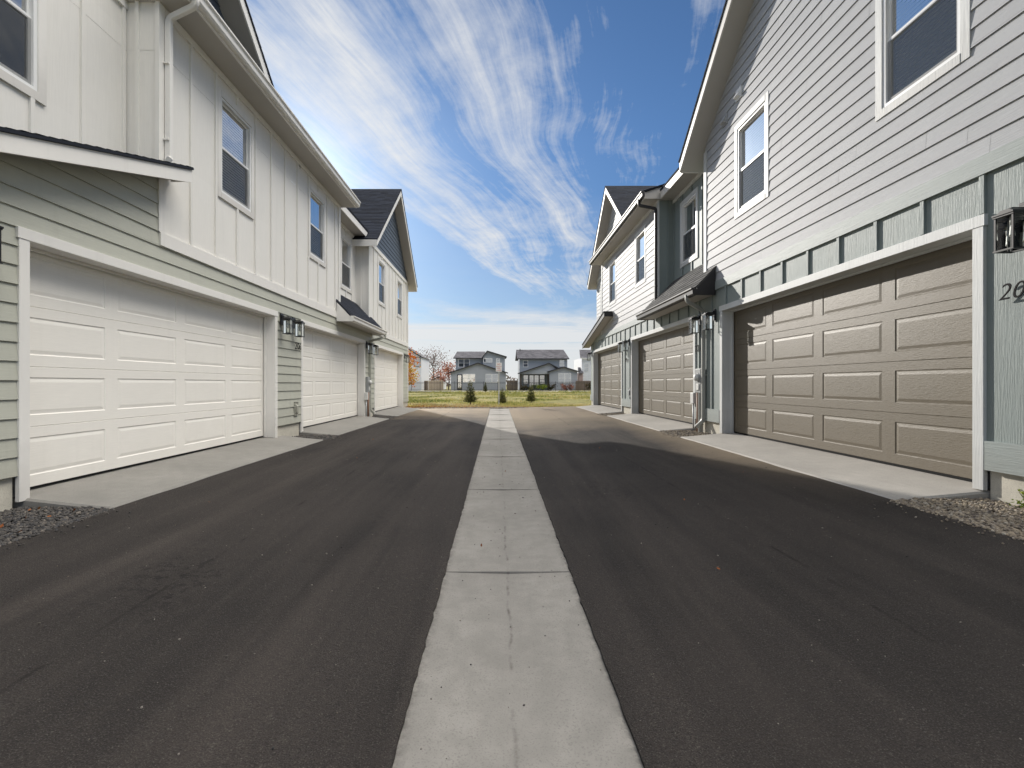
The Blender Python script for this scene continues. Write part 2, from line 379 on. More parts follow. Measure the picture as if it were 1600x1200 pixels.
def lap(mb, fr, ua, ub, z0, z1, holes=(), e=0.175, lo=None, hi=None, rnd=None):
    rnd = rnd or random.Random(3)
    lo = lo or (lambda z: ua); hi = hi or (lambda z: ub)
    z = z0; k = 0
    while z < z1 - 0.004:
        zt = min(z+e, z1)
        cuts = sorted({z, zt} | {c for h in holes for c in h[2:] if z+1e-4 < c < zt-1e-4})
        off = rnd.uniform(0, 3.66)
        L = 3.66
        seams = [ua - off + L*i for i in range(0, int((ub-ua)/L)+3)]
        tones = [rnd.random() for _ in seams]
        dz = [rnd.uniform(0, 0.0015) for _ in seams]
        for (a, b) in zip(cuts, cuts[1:]):
            oa = 0.020 - 0.015*(a-z)/e; ob = 0.020 - 0.015*(b-z)/e
            for (p, q) in cut(ua, ub, a, b, holes):
                for i, sm in enumerate(seams):
                    p2 = max(p, sm+0.0012); q2 = min(q, sm+L-0.0012)
                    if q2-p2 < 0.004: continue
                    la, lb = max(p2, lo(a)), max(p2, lo(b)); ra, rb = min(q2, hi(a)), min(q2, hi(b))
                    if ra-la < 0.002 and rb-lb < 0.002: continue
                    ra = max(ra, la); rb = max(rb, lb)
                    oa2 = oa+dz[i]; ob2 = ob+dz[i]*0.3
                    ff(mb, fr, [(la,a,oa2),(ra,a,oa2),(rb,b,ob2),(lb,b,ob2)], tones[i])
                    if abs(a-z) < 1e-6: ff(mb, fr, [(la,a,-0.004),(ra,a,-0.004),(ra,a,oa2),(la,a,oa2)], tones[i])
        z = zt; k += 1
    # sheathing behind, so board joints do not show daylight
    zs = sorted({z0, z1} | {c for h in holes for c in h[2:] if z0 < c < z1} | ({z0+(z1-z0)*i/12 for i in range(13)} if True else set()))
    for (a, b) in zip(zs, zs[1:]):
        for (p, q) in cut(ua, ub, a, b, holes):
            la, lb = max(p, lo(a)), max(p, lo(b)); ra, rb = min(q, hi(a)), min(q, hi(b))
            if ra-la < 0.002 and rb-lb < 0.002: continue
            ff(mb, fr, [(la,a,-0.006),(max(ra,la),a,-0.006),(max(rb,lb),b,-0.006),(lb,b,-0.006)], 0.3)
def sheet(mb, fr, ua, ub, z0, z1, holes=(), joints=(), out=0.0, rnd=None):
    rnd = rnd or random.Random(5)
    zs = sorted({z0, z1} | {c for h in holes for c in h[2:] if z0 < c < z1} | {j for j in joints if z0 < j < z1})
    for (a, b) in zip(zs, zs[1:]):
        a2 = a + (0.004 if a in joints else 0)
        for (p, q) in cut(ua, ub, a, b, holes): ff(mb, fr, [(p,a2,out),(q,a2,out),(q,b,out),(p,b,out)], rnd.random())
        if a in joints:
            for (p, q) in cut(ua, ub, a, a2, holes): ff(mb, fr, [(p,a,out-0.012),(q,a,out-0.012),(q,a2+0.01,out-0.012),(p,a2+0.01,out-0.012)], 0.0)
def battens(mb, fr, us, z0, z1, holes=(), w=0.045, t=0.027):
    for u in us:
        zs = [(z0, z1)]
        for (h0, h1, k0, k1) in holes:
            if h1 < u-w/2 or h0 > u+w/2: continue
            nz = []
            for (a, b) in zs:
                if k1 <= a or k0 >= b: nz.append((a, b)); continue
                if k0 > a: nz.append((a, k0))
                if k1 < b: nz.append((k1, b))
            zs = nz
        for (a, b) in zs:
            if b-a > 0.02: obox(mb, fr, u-w/2, u+w/2, a, b, -0.001, t, random.random())

# ------------------------------------------------------------------ townhouse rows
# building frame: x = outward from the garage wall, y = along it, z = up from the garage slab; built for the left row
S0 = 13.075; Z0 = 1.05
def yy(Y): return Y - S0
def zz(r): return r + Z0
WALL = Frame((0,0,0), (0,1,0), (1,0,0))
REC = -0.42
RECW = Frame((REC,0,0), (0,1,0), (1,0,0))
WIN_Z = (zz(3.04), zz(4.56)); WIN_W = 0.92
GAR = [(4.43, 9.31), (10.65, 15.53), (16.90, 21.78)]
GTOP = zz(1.335); DOORX = -0.20

def window_proto(style, mats, blind):
    """white single-hung window, origin at its bottom centre on the wall plane"""
    fr = Frame((0,0,0), (0,1,0), (1,0,0)); w = WIN_W/2; h = WIN_Z[1]-WIN_Z[0]; mid = h*0.49
    f = MB()
    for (a, b, c, d) in ((-w,-w+.04,0,h),(w-.04,w,0,h),(-w+.04,w-.04,0,.04),(-w+.04,w-.04,h-.04,h)): obox(f, fr, a, b, c, d, -.09, .012)
    # upper sash (set back) and lower sash with its meeting rail
    for (a, b, c, d) in ((-w+.04,-w+.065,mid,h-.04),(w-.065,w-.04,mid,h-.04),(-w+.065,w-.065,h-.07,h-.04)): obox(f, fr, a, b, c, d, -.07, -.035)
    for (a, b, c, d) in ((-w+.04,-w+.075,.04,mid+.02),(w-.075,w-.04,.04,mid+.02),(-w+.075,w-.075,.04,.085),(-w+.075,w-.075,mid-.02,mid+.02)): obox(f, fr, a, b, c, d, -.05, -.012)
    o = f.build('window', M['vinyl'])
    p = MB(); ff(p, fr, [(-w+.065,mid+.02,-.05),(w-.065,mid+.02,-.05),(w-.065,h-.07,-.05),(-w+.065,h-.07,-.05)]); p.build('pane', M['glass_up'], o)
    p = MB(); ff(p, fr, [(-w+.075,.085,-.03),(w-.075,.085,-.03),(w-.075,mid-.02,-.03),(-w+.075,mid-.02,-.03)]); p.build('pane', M['glass'], o)
    p = MB(); ff(p, fr, [(-w+.045,.045,-.006),(w-.045,.045,-.006),(w-.045,mid-.01,-.006),(-w+.045,mid-.01,-.006)]); p.build('screen', M['screen'], o)
    c = MB(); t = 0.024
    for (a, b, c0, d) in ((-w-.09,-w,-.09,h+.10),(w,w+.09,-.09,h+.10),(-w,w,-.09,0),(-w,w,h,h+.10)): obox(c, fr, a, b, c0, d, -.006, t + (.004 if c0 in (-.09,h) and a == -w else 0))
    c.build('casing', mats['casing'], o)
    r = MB()
    bx = [(-w+.01,.01,-.9),(w-.01,.01,-.9),(w-.01,h-.01,-.9),(-w+.01,h-.01,-.9)]; ff(r, fr, bx)
    for (p0, p1) in (((-w+.01,.01),(w-.01,.01)),((w-.01,.01),(w-.01,h-.01)),((w-.01,h-.01),(-w+.01,h-.01)),((-w+.01,h-.01),(-w+.01,.01))):
        ff(r, fr, [(p0[0],p0[1],-.095),(p1[0],p1[1],-.095),(p1[0],p1[1],-.9),(p0[0],p0[1],-.9)])
    r.build('reveal', M['room'], o)
    b = MB()
    if blind == 'curtain':
        n = 26
        for i in range(n):
            a = -w+.05 + (2*w-.1)*i/n*0.62; a2 = -w+.05+(2*w-.1)*(i+1)/n*0.62
            d0 = -.16 + .025*math.sin(i*1.4); d1 = -.16 + .025*math.sin((i+1)*1.4)
            ff(b, fr, [(a,.03,d0),(a2,.03,d1),(a2,h-.03,d1),(a,h-.03,d0)])
        b.build('curtain', M['curtain'], o)
    else:
        z = .05
        while z < h-.06:
            ff(b, fr, [(-w+.05,z,-.082),(w-.05,z,-.082),(w-.05,z+.043,-.098),(-w+.05,z+.043,-.098)]); z += .045
        obox(b, fr, -w+.05, w-.05, h-.075, h-.04, -.12, -.08)
        b.build('blind', M['blind'], o)
    return o

def garage_section(mat, w, h, parent, z, rnd):
    """one door section with four long raised panels, grain pressed into the steel"""
    m = MB(); fr = Frame((DOORX,0,0), (0,1,0), (1,0,0)); t = rnd.random()
    y0, y1 = -w/2, w/2; pw = w/4; mg = 0.10; mz = 0.115; g = 0.004
    holes = [(y0+pw*i+mg*(.9 if i else 1.0), y0+pw*(i+1)-mg*(.9 if i < 3 else 1.0), z+mz, z+h-mz+.01) for i in range(4)]
    sheet(m, fr, y0, y1, z+g, z+h-g, holes)
    for (s, q) in ((z+g, z-0.001), (z+h-g, z+h+0.001)):
        ff(m, fr, [(y0,min(s,q),(0 if s>q else 0)-(.008 if s>q else 0)),(y1,min(s,q),-(.008 if s>q else 0)),(y1,max(s,q),-(.008 if s<q else 0)),(y0,max(s,q),-(.008 if s<q else 0))], t)
    for (a, b, c, d) in holes:
        rings = [(0,0.0),(.008,-.007),(.018,-.007),(.050,-.002)]
        for (i0, o0), (i1, o1) in zip(rings, rings[1:]):
            A = [(a+i0,c+i0),(b-i0,c+i0),(b-i0,d-i0),(a+i0,d-i0)]; B = [(a+i1,c+i1),(b-i1,c+i1),(b-i1,d-i1),(a+i1,d-i1)]
            for k in range(4):
                l = (k+1) % 4
                ff(m, fr, [(*A[k],o0),(*A[l],o0),(*B[l],o1),(*B[k],o1)], t)
        i, o_ = rings[-1]
        ff(m, fr, [(a+i,c+i,o_),(b-i,c+i,o_),(b-i,d-i,o_),(a+i,d-i,o_)], t)
    return m.build('door_section', mat, parent)

def shingled(mb, p00, p10, p11, p01, e=0.14, t=0.03, tabs=0.30, rnd=None):
    """a roof slope p00-p10 eave, p01-p11 top, laid in stepped shingle courses"""
    rnd = rnd or random.Random(11)
    A, B, Cc, D = map(Vector, (p00, p10, p11, p01))
    n = (B-A).cross(D-A).normalized()
    if n.z < 0: n = -n
    L = (D-A).length; k = max(2, int(L/e))
    for i in range(k):
        a, b = i/k, (i+1)/k
        P, Q = A.lerp(D, a), B.lerp(Cc, a); S_, T = A.lerp(D, b), B.lerp(Cc, b)
        wlen = (Q-P).length; nt_ = max(1, int(wlen/tabs)); sh = rnd.random()
        edges = [0.0] + [min(1, max(0, (j+sh)/nt_)) for j in range(nt_)] + [1.0]
        for x, y in zip(edges, edges[1:]):
            if y-x < 1e-4: continue
            tt = rnd.random(); lift = n*(0.008 + 0.005*rnd.random())
            q = [P.lerp(Q,x)+lift, P.lerp(Q,y)+lift, S_.lerp(T,y)+n*0.002, S_.lerp(T,x)+n*0.002]
            if (q[1]-q[0]).cross(q[3]-q[0]).dot(n) < 0: q.reverse()
            mb.face(q, tt)
            mb.face([P.lerp(Q,x), P.lerp(Q,y), P.lerp(Q,y)+lift, P.lerp(Q,x)+lift], tt*.3)
    # slab under the courses
    dn = -n*t
    q = [A, B, Cc, D]; low = [x+dn for x in q]
    mb.face(low, .2)
    for i in range(4):
        j = (i+1) % 4; mb.face([q[i], q[j], low[j], low[i]], .25)

GUT = [(0,0),(0,-.145),(.055,-.145),(.075,-.12),(.080,-.05),(.105,-.025),(.105,0)]
def gutter(mb, x, z, ya, yb):
    mb.prism([(x+a, z+b) for (a, b) in GUT], 'y', ya, yb)
RECT = [(-.038,-.022),(-.030,-.03),(.030,-.03),(.038,-.022),(.038,.022),(.030,.03),(-.030,.03),(-.038,.022)]
def rounded(path, r=0.07, n=5):
    P = [Vector(p) for p in path]; out = [P[0]]
    for i in range(1, len(P)-1):
        a = (P[i-1]-P[i]); b = (P[i+1]-P[i]); d = min(r, a.length*.48, b.length*.48)
        s, e = P[i]+a.normalized()*d, P[i]+b.normalized()*d
        for k in range(n+1):
            q = k/n; out.append(s*(1-q)**2 + P[i]*2*q*(1-q) + e*q*q)
    out.append(P[-1]); return out
def downspout(path, mat, parent, straps=(), wallx=0.0):
    m = MB(); m.sweep(rounded(path), RECT, up=(0,1,0))
    for (y, z, w) in straps: m.box((wallx-.0, y-w, z-.012), (wallx+.075, y+w, z+.012))
    return m.build('downspout', mat, parent, smooth=False)

def townhouse(st, label):
    rnd = random.Random(st['seed'])
    root = empty('townhouse_row', label=label, cat='townhouses', group='facing townhouse rows')
    low, up, gab = M[st['low']], M[st['up']], M[st['gab']]
    casing, trim, belt = M[st['casing']], M[st['trim']], M[st['belt']]
    E0, E1, M1, R1, G1 = 3.05, 6.14, 13.15, 16.10, 23.10
    BUMP0 = 3.72
    gh = [(yy(a)-.004, yy(b)+.004, -.5, GTOP+.004) for (a, b) in GAR]
    zb0, zb1 = zz(1.80), zz(1.97)           # belt board
    ztop = zz(4.94)
    zlow = zz(-.84) if st['lowkind'] == 'lap' else zz(-.60)
    # --- footing
    m = MB()
    for (a, b) in ((BUMP0, GAR[0][0]-.11), (GAR[0][1]+.11, GAR[1][0]-.11), (GAR[1][1]+.11, GAR[2][0]-.11), (GAR[2][1]+.11, G1)):
        m = MB(); m.box((-.35, yy(a), -.45), (-.02, yy(b), zlow+.03)); m.build('footing', M['footing'], root, bevel=.006)
    m = MB(); m.box((-11, yy(E0), -.45), (-.36, yy(G1), -.02)); m.build('floor_slab', M['footing'], root)
    # --- ground-floor wall
    m = MB()
    if st['lowkind'] == 'lap':
        lap(m, WALL, yy(BUMP0), yy(G1), zlow, zb0, gh, rnd=rnd)
    else:
        sheet(m, WALL, yy(BUMP0), yy(G1), zlow, zb0, gh, rnd=rnd)
        us = []
        u = G1 - .03
        while u > BUMP0: us.append(yy(u)); u -= .605
        tr = [(a-.11, b+.11, -1, GTOP+.115) for (a, b, _, _) in gh]
        battens(m, WALL, us, zlow, zb0, tr)
    m.build('ground_floor_wall', low, root)
    if st['lowkind'] != 'lap':
        m = MB()
        for (a, b) in ((BUMP0, GAR[0][0]-.115), (GAR[0][1]+.115, GAR[1][0]-.115), (GAR[1][1]+.115, GAR[2][0]-.115), (GAR[2][1]+.115, G1)):
            m = MB(); obox(m, WALL, yy(a), yy(b), zz(-.86), zlow, -.01, .036); m.build('skirt_board', trim, root, bevel=.003)
    # --- belt board between the storeys
    m = MB()
    obox(m, WALL, yy(E1), yy(G1), zb0, zb1, -.01, .036)
    if st['lowkind'] != 'lap': obox(m, WALL, yy(BUMP0), yy(E1)-.002, zb0, zb1, -.01, .036)
    m.build('belt_board', belt, root, bevel=.003)
    # --- wall of the bumped-out end bay under the low roof
    ps, pz0, pz1, pa, pb = st['pent']
    sl = (pz1-pz0)/(pb-pa)
    def under(Y): return pz0 + sl*(Y-pa) - .13
    m = MB(); z1 = zz(under(E1))
    lap(m, WALL, yy(BUMP0), yy(E1), zb0 if st['lowkind'] == 'lap' else zb1, z1, rnd=rnd,
        lo=lambda z: max(yy(BUMP0), yy(pa + ((z-Z0)+.13-pz0)/sl)))
    m.build('end_bay_wall', low if st['lowkind'] == 'lap' else up, root)
    # --- upper walls
    win = {'E': [4.49], 'M': [7.97, 11.53], 'R': [15.05 - .0], 'G': [17.92, 21.20]}
    if st['name'] == 'right': win['R'] = [14.2]
    def wh(k): return [(yy(c)-WIN_W/2, yy(c)+WIN_W/2, *WIN_Z) for c in win[k]]
    def wt(k): return [(a-.09, b+.09, c-.09, d+.10) for (a, b, c, d) in wh(k)]
    def grid(a, b, off=.04): 
        us = []; u = a+off
        while u < b-.02: us.append(yy(u)); u += .6
        return us
    jt = [zz(4.32)]
    def upper(name, fr, a, b, z0, z1, k, kind, mat):
        m = MB()
        if kind == 'lap': lap(m, fr, yy(a), yy(b), z0, z1, wh(k), rnd=rnd)
        else:
            sheet(m, fr, yy(a), yy(b), z0, z1, wh(k), jt, rnd=rnd)
            battens(m, fr, grid(a, b), z0, z1, wt(k))
        return m.build(name, mat, root)
    uk = st['upkind']
    upper('upper_wall', WALL, E1, M1, zb1, ztop, 'M', uk, up)
    upper('upper_wall', WALL, R1, G1, zb1, zz(1.97+.175*17), 'G', uk, up)
    upper('recessed_wall', RECW, E0, E1, zz(1.7), ztop, 'E', uk, up)
    upper('recessed_wall', RECW, M1, R1, zz(1.7), ztop, 'R', 'bb', M[st['recess']])
    # returns at the recesses
    for (Y, nrm, mat, z1) in ((E1, -1, up, ztop), (M1, 1, M[st['recess']], ztop), (R1, -1, M[st['recess']] if st['name'] == 'right' else up, zz(4.86))):
        fr = Frame((REC, yy(Y), 0), (1,0,0), (0,nrm,0)); m = MB()
        sheet(m, fr, 0, -REC, zz(1.7), z1, (), jt)
        battens(m, fr, [.16], zz(1.7), z1)
        m.build('return_wall', mat, root)
    # end walls and hidden body
    for (Y, nrm) in ((E0, -1), (G1, 1)):
        fr = Frame((-11, yy(Y), 0), (1,0,0), (0,nrm,0)); m = MB()
        lap(m, fr, 0, 11 if nrm > 0 else 11+REC, 0.0, zz(4.86), rnd=rnd); m.build('end_wall', up, root)
    m = MB(); lap(m, Frame((-11,0,0),(0,1,0),(-1,0,0)), yy(E0), yy(G1), 0, zz(4.9), e=.35); m.build('rear_wall', up, root)
    m = MB(); lap(m, Frame((0,yy(BUMP0),0),(1,0,0),(0,-1,0)), REC, 0, zlow, zz(under(BUMP0))); m.build('end_bay_return', up, root)
    # corner boards
    m = MB(); tw = .095
    for (Y, s, z0, z1) in ((E1, 1, zb1, ztop), (M1, -1, zb1, ztop), (R1, 1, zb1, zz(4.8)), (G1, -1, zlow if st['lowkind'] == 'lap' else zb1, zz(4.8))):
        m = MB(); obox(m, WALL, yy(Y)-(tw if s < 0 else .024), yy(Y)+(tw if s > 0 else .024), z0+.001, z1, -.02, .031); m.build('corner_board', M[st['corner']], root, bevel=.003)
    # frieze under the eaves
    m = MB()
    obox(m, WALL, yy(E1)+.1, yy(M1)-.1, ztop-.10, ztop-.002, 0, .034)
    obox(m, RECW, yy(E0), yy(E1)-.002, ztop-.10, ztop-.002, 0, .034)
    obox(m, RECW, yy(M1)+.002, yy(R1)-.002, ztop-.10, ztop-.002, 0, .034)
    if st['name'] == 'left': obox(m, WALL, yy(R1)+.1, yy(G1)-.1, zz(4.80), zz(4.94), 0, .035)
    m.build('frieze_board', M[st['corner']], root, bevel=.003)
    # --- cross gables over the end bay and over the last unit
    for (c, fx, nm) in ((6.65, REC, 'E'), (19.60, 0.0, 'G')):
        half = 3.5; fr = Frame((fx,0,0), (0,1,0), (1,0,0)); sl_g = .83; zr = 8.04 - .22
        z0 = zz(4.94) if nm == 'E' else zz(1.97+.175*17); zt = zz(zr)
        m = MB()
        lap(m, fr, yy(c-half), yy(c+half), z0, zt-.03, rnd=rnd, lo=lambda z: yy(c)-(zt-z)/sl_g, hi=lambda z: yy(c)+(zt-z)/sl_g)
        m.build('gable_wall', gab, root)
        ov = fx + .40; back = -8.5; tip = 3.9
        roof = MB()
        for s in (-1, 1):
            e0 = (ov+.02, yy(c+s*(tip+.02)), zz(8.06-sl_g*(tip+.02))); r0 = (ov+.02, yy(c), zz(8.06))
            shingled(roof, e0, (back, e0[1], e0[2]), (back, r0[1], r0[2]), r0, rnd=rnd)
        ro = roof.build('gable_roof', M[st['shingle']], root)
        so = MB(); fa = MB()
        for s in (-1, 1):
            def q(t, d): return (yy(c+s*t), zz(8.02-sl_g*t-d))
            so.prism([q(0,.03), q(tip,.03), q(tip,.20), q(half+.02,.22), q(0,.22)], 'x', back+.2, ov-.03)
            fa.prism([q(0,.0), q(tip,.0), q(tip,.21), q(0,.235)], 'x', ov-.03+.001, ov)
            # eave fascia at the low end
            yt = yy(c+s*(tip)); z1 = zz(8.02-sl_g*tip)
            fa.box((back+.2, yt, z1-.22), (ov-.031, yt+s*.025, z1-.005))
        so.build('soffit', M['soffit'], ro); fa.build('fascia', M[st['fascia']], ro)
    # --- main roof over the eave bay and the recess
    roof = MB(); rs = .33
    def slope(x0, ya, yb, zz0):
        shingled(roof, (x0, yy(ya), zz0), (x0, yy(yb), zz0), (-5.5, yy(yb), zz0+rs*(x0+5.5)), (-5.5, yy(ya), zz0+rs*(x0+5.5)), rnd=rnd)
    zf = zz(5.12)
    slope(.46, 6.02, 13.32, zf+.02); slope(.02, 13.33, 16.2, zf+.03)
    shingled(roof, (-11.3, yy(E0), zf), (-11.3, yy(G1), zf), (-5.5, yy(G1), zf+rs*5.8), (-5.5, yy(E0), zf+rs*5.8), e=.5, tabs=2)
    ro = roof.build('main_roof', M[st['shingle']], root)
    m = MB(); m.box((REC-.02, yy(6.06), ztop), (.41, yy(13.28), ztop+.022)); m.box((REC-.3, yy(13.29), ztop+.003), (-.03, yy(16.1)-.002, ztop+.02))
    # closed ends of the eave box
    for Y in (6.06, 13.28): m.prism([(REC,ztop+.022),(.41,ztop+.022),(.41,zf-.01),(REC,zf+.27)], 'y', yy(Y)-(0 if Y < 7 else .02), yy(Y)+(.02 if Y < 7 else 0))
    m.build('soffit', M['soffit'], ro)
    m = MB(); m.box((.41, yy(6.03), ztop-.004), (.435, yy(13.31), zf-.012)); m.box((-.03, yy(13.3), ztop-.02), (0, yy(16.0), zf-.004))
    m.build('fascia', M[st['fascia2']], ro)
    m = MB(); gutter(m, .436, zf-.005, yy(5.98), yy(13.36)); gu = m.build('gutter', M[st['gutter']], root)
    # --- pent roof across the recess above the middle garage door
    pn = MB(); a, b = 12.83, 16.62; x1 = .42
    shingled(pn, (x1, yy(a), zz(1.86)), (x1, yy(b), zz(1.86)), (REC, yy(b), zz(2.74)), (REC, yy(a), zz(2.74)), e=.12, rnd=rnd)
    po = pn.build('pent_roof', M[st['shingle_p']], root)
    m = MB()
    for Y, d in ((a, 1), (b, -1)):
        m.prism([(.03,zz(1.70)),(x1-.02,zz(1.70)),(x1-.02,zz(1.845)),(.03,zz(2.235))], 'y', yy(Y)+d*.002, yy(Y)+d*.03)
    m.box((x1-.02, yy(a)+.001, zz(1.70)), (x1-.001, yy(b)-.001, zz(1.83)))
    m.build('fascia', M[st['pfascia']], po)
    m = MB(); m.box((.03, yy(a)+.03, zz(1.715)), (x1-.02, yy(b)-.03, zz(1.735))); m.build('soffit', M['soffit'], po)
    m = MB(); gutter(m, x1, zz(1.845), yy(a)-.02, yy(b)+.02); pg = m.build('gutter', M[st['pgutter']], root)
    ys = st['pspout']; yd = st['pspout_wall']
    downspout([(x1+.055, yy(ys), zz(1.76)), (x1+.055, yy(ys), zz(1.62)), (.055, yy(yd), zz(1.46)), (.055, yy(yd), zz(-.86)), (.20, yy(yd)-.02, zz(-1.0))],
              M[st['pspoutm']], pg, [(yy(yd), zz(q), .05) for q in (1.15, .1, -.7)])
    # --- low roof over the end bay: slopes down towards the end of the row
    m = MB()
    shingled(m, (ps+.02, yy(pa), zz(pz0)), (REC-.0, yy(pa), zz(pz0)), (REC-.0, yy(pb), zz(pz1)), (ps+.02, yy(pb), zz(pz1)), e=.13, rnd=rnd) if pb <= E1+.4 else \
    shingled(m, (ps+.02, yy(pa), zz(pz0)), (.03, yy(pa), zz(pz0)), (.03, yy(pb), zz(pz1)), (ps+.02, yy(pb), zz(pz1)), e=.13, rnd=rnd)
    if pb > E1+.4:
        zE = pz0+sl*(E1-pa); shingled(m, (.03, yy(pa), zz(pz0)), (REC, yy(pa), zz(pz0)), (REC, yy(E1), zz(zE)), (.03, yy(E1), zz(zE)), e=.13, rnd=rnd)
    lo_ = m.build('low_roof', M[st['shingle']], root)
    m = MB()
    def q(Y, d): return (yy(Y), zz(pz0+sl*(Y-pa)-d))
    m.prism([q(pa,.035), q(pb,.035), q(pb,.20), q(pa,.20)], 'x', ps-.03, ps)
    m.prism([q(pb,.035), q(pb-.03,.035), q(pb-.03,.19), q(pb,.19)], 'x', .03, ps-.031)
    m.build('fascia', M[st['pfascia']], lo_)
    m = MB(); m.prism([q(pa,.04), q(pb-.03,.04), q(pb-.03,.17), q(pa,.17)], 'x', .02, ps-.031); m.build('soffit', M['soffit'], lo_)
    # --- downspout from the main gutter
    if st['name'] == 'left':
        y = 6.235
        downspout([(.49, yy(6.12), zz(5.03)), (.49, yy(6.14), zz(4.90)), (.075, yy(y), zz(4.80)), (.075, yy(y), zz(2.94)), (.13, yy(y)-.09, zz(2.905))],
                  M['trim_white'], gu, [(yy(y), zz(p), .05) for p in (4.2, 3.2)], .026)
    else:
        y = 13.12
        downspout([(.49, yy(13.0), zz(5.03)), (.49, yy(13.0), zz(4.86)), (.34, yy(13.1), zz(4.79)), (.06, yy(y), zz(4.73)), (.06, yy(y), zz(2.10)), (.11, yy(y)+.08, zz(2.04))],
                  M['bronze'], gu, [(yy(y), zz(p), .05) for p in (4.2, 3.4, 2.6)], .026)
    # --- windows
    protos = {}
    for k in win:
        for c in win[k]:
            bl = 'curtain' if (st['name'] == 'left' and k == 'E') else 'blind'
            if bl not in protos:
                w = window_proto(st, dict(casing=casing), bl); protos[bl] = w; w.parent = root
            else: w = copy_tree(protos[bl], root)
            w.location = (REC if k in 'ER' else 0, yy(c), WIN_Z[0])
    # --- garage doors
    for gi, (a, b) in enumerate(GAR):
        c = yy((a+b)/2); w = b-a
        m = MB(); m.box((DOORX-.03, -w/2+.01, .012), (DOORX-.006, w/2-.01, .05)); m.box((DOORX-.06, -w/2-.02, .05), (DOORX-.04, w/2+.02, GTOP+.03))
        d = m.build('garage_door', M['rubber'], root); d.location = (0, c, 0)
        hs = (GTOP-.03-.03)/4 + .012
        for i in range(4): garage_section(M[st['door']], w+.02, hs, d, .035+hs*i, rnd)
        m = MB(); t = .030
        for s in (-1, 1):
            e0 = s*w/2; e1 = s*(w/2+.10)
            m.box((-.01, e0+s*.0, -.03 if st['lowkind'] == 'lap' else .0), (t, e1, GTOP))              # face board
            m.box((DOORX-.035, e0, .0), (-.0101, e0+s*.03, GTOP))         # jamb
            m.box((DOORX-.03+.045, e0-s*.028, .006), (DOORX+.055, e0-.0005*s, GTOP-.0))  # stop moulding
        m.box((-.01, -w/2-.115, GTOP+.0005), (t+.006, w/2+.115, GTOP+.105))
        m.box((DOORX-.035, -w/2, GTOP), (-.0101, w/2, GTOP+.03))
        m.box((DOORX+.015, -w/2+.029, GTOP-.03), (DOORX+.055, w/2-.029, GTOP-.0005))
        m.build('door_casing', casing if st['name'] == 'left' else M['trim_pale'], d, bevel=.003)
    # --- vents on the gable bay
    if st['name'] == 'right':
        for (Y, r) in ((17.53, 5.08), (17.0, 4.9)):
            m = MB(); obox(m, WALL, yy(Y)-.10, yy(Y)+.10, zz(r), zz(r)+.20, 0, .035)
            m.prism([(.035,zz(r)+.03),(.10,zz(r)+.045),(.035,zz(r)+.16)], 'y', yy(Y)-.07, yy(Y)+.07)
            m.build('wall_vent', M['vinyl'] if Y > 17 else M[st['up']], root)
    return root

left = townhouse(dict(name='left', seed=1, low='lap_sage', lowkind='lap', up='bb_white', upkind='bb', recess='bb_white', gab='gable_blue',
    casing='trim_white', trim='trim_white', belt='trim_white', corner='trim_white', fascia='trim_white', fascia2='trim_white', gutter='trim_white',
    shingle='shingle', shingle_p='shingle', pfascia='trim_white', pgutter='trim_white', pspoutm='lap_sage', door='door_white',
    pspout=16.5, pspout_wall=16.12, pent=(.30, 1.84, 2.90, 3.05, 6.36)),
    'left townhouse row with white boards above sage siding and white garage doors')
left.location = (-4.4, S0, CAMZ-1.05)
right = townhouse(dict(name='right', seed=2, low='bb_green', lowkind='bb', up='lap_white', upkind='lap', recess='bb_green', gab='lap_white',
    casing='trim_pale', trim='trim_green', belt='trim_green', corner='trim_pale', fascia='fascia_tan', fascia2='fascia_tan', gutter='bronze',
    shingle='shingle', shingle_p='shingle_g', pfascia='bronze', pgutter='bronze', pspoutm='pipe_grey', door='door_tan',
    pspout=16.3, pspout_wall=16.12, pent=(.36, 1.80, 2.68, 3.45, 8.10)),
    'right townhouse row with sunlit pale siding above grey-green boards and taupe garage doors')
RS = 26.15
right.location = (4.4, RS-S0, CAMZ-1.05+.09); right.rotation_euler = (0,0,math.pi)

def wall_pt(side, Y, r, out=0.0):
    """point on a garage wall: Y and height r in the left row's measure"""
    return Vector((-4.4+out, Y, CAMZ+r)) if side == 'left' else Vector((4.4-out, RS-Y, CAMZ+r+.09))
ROT = {'left': 0.0, 'right': math.pi}

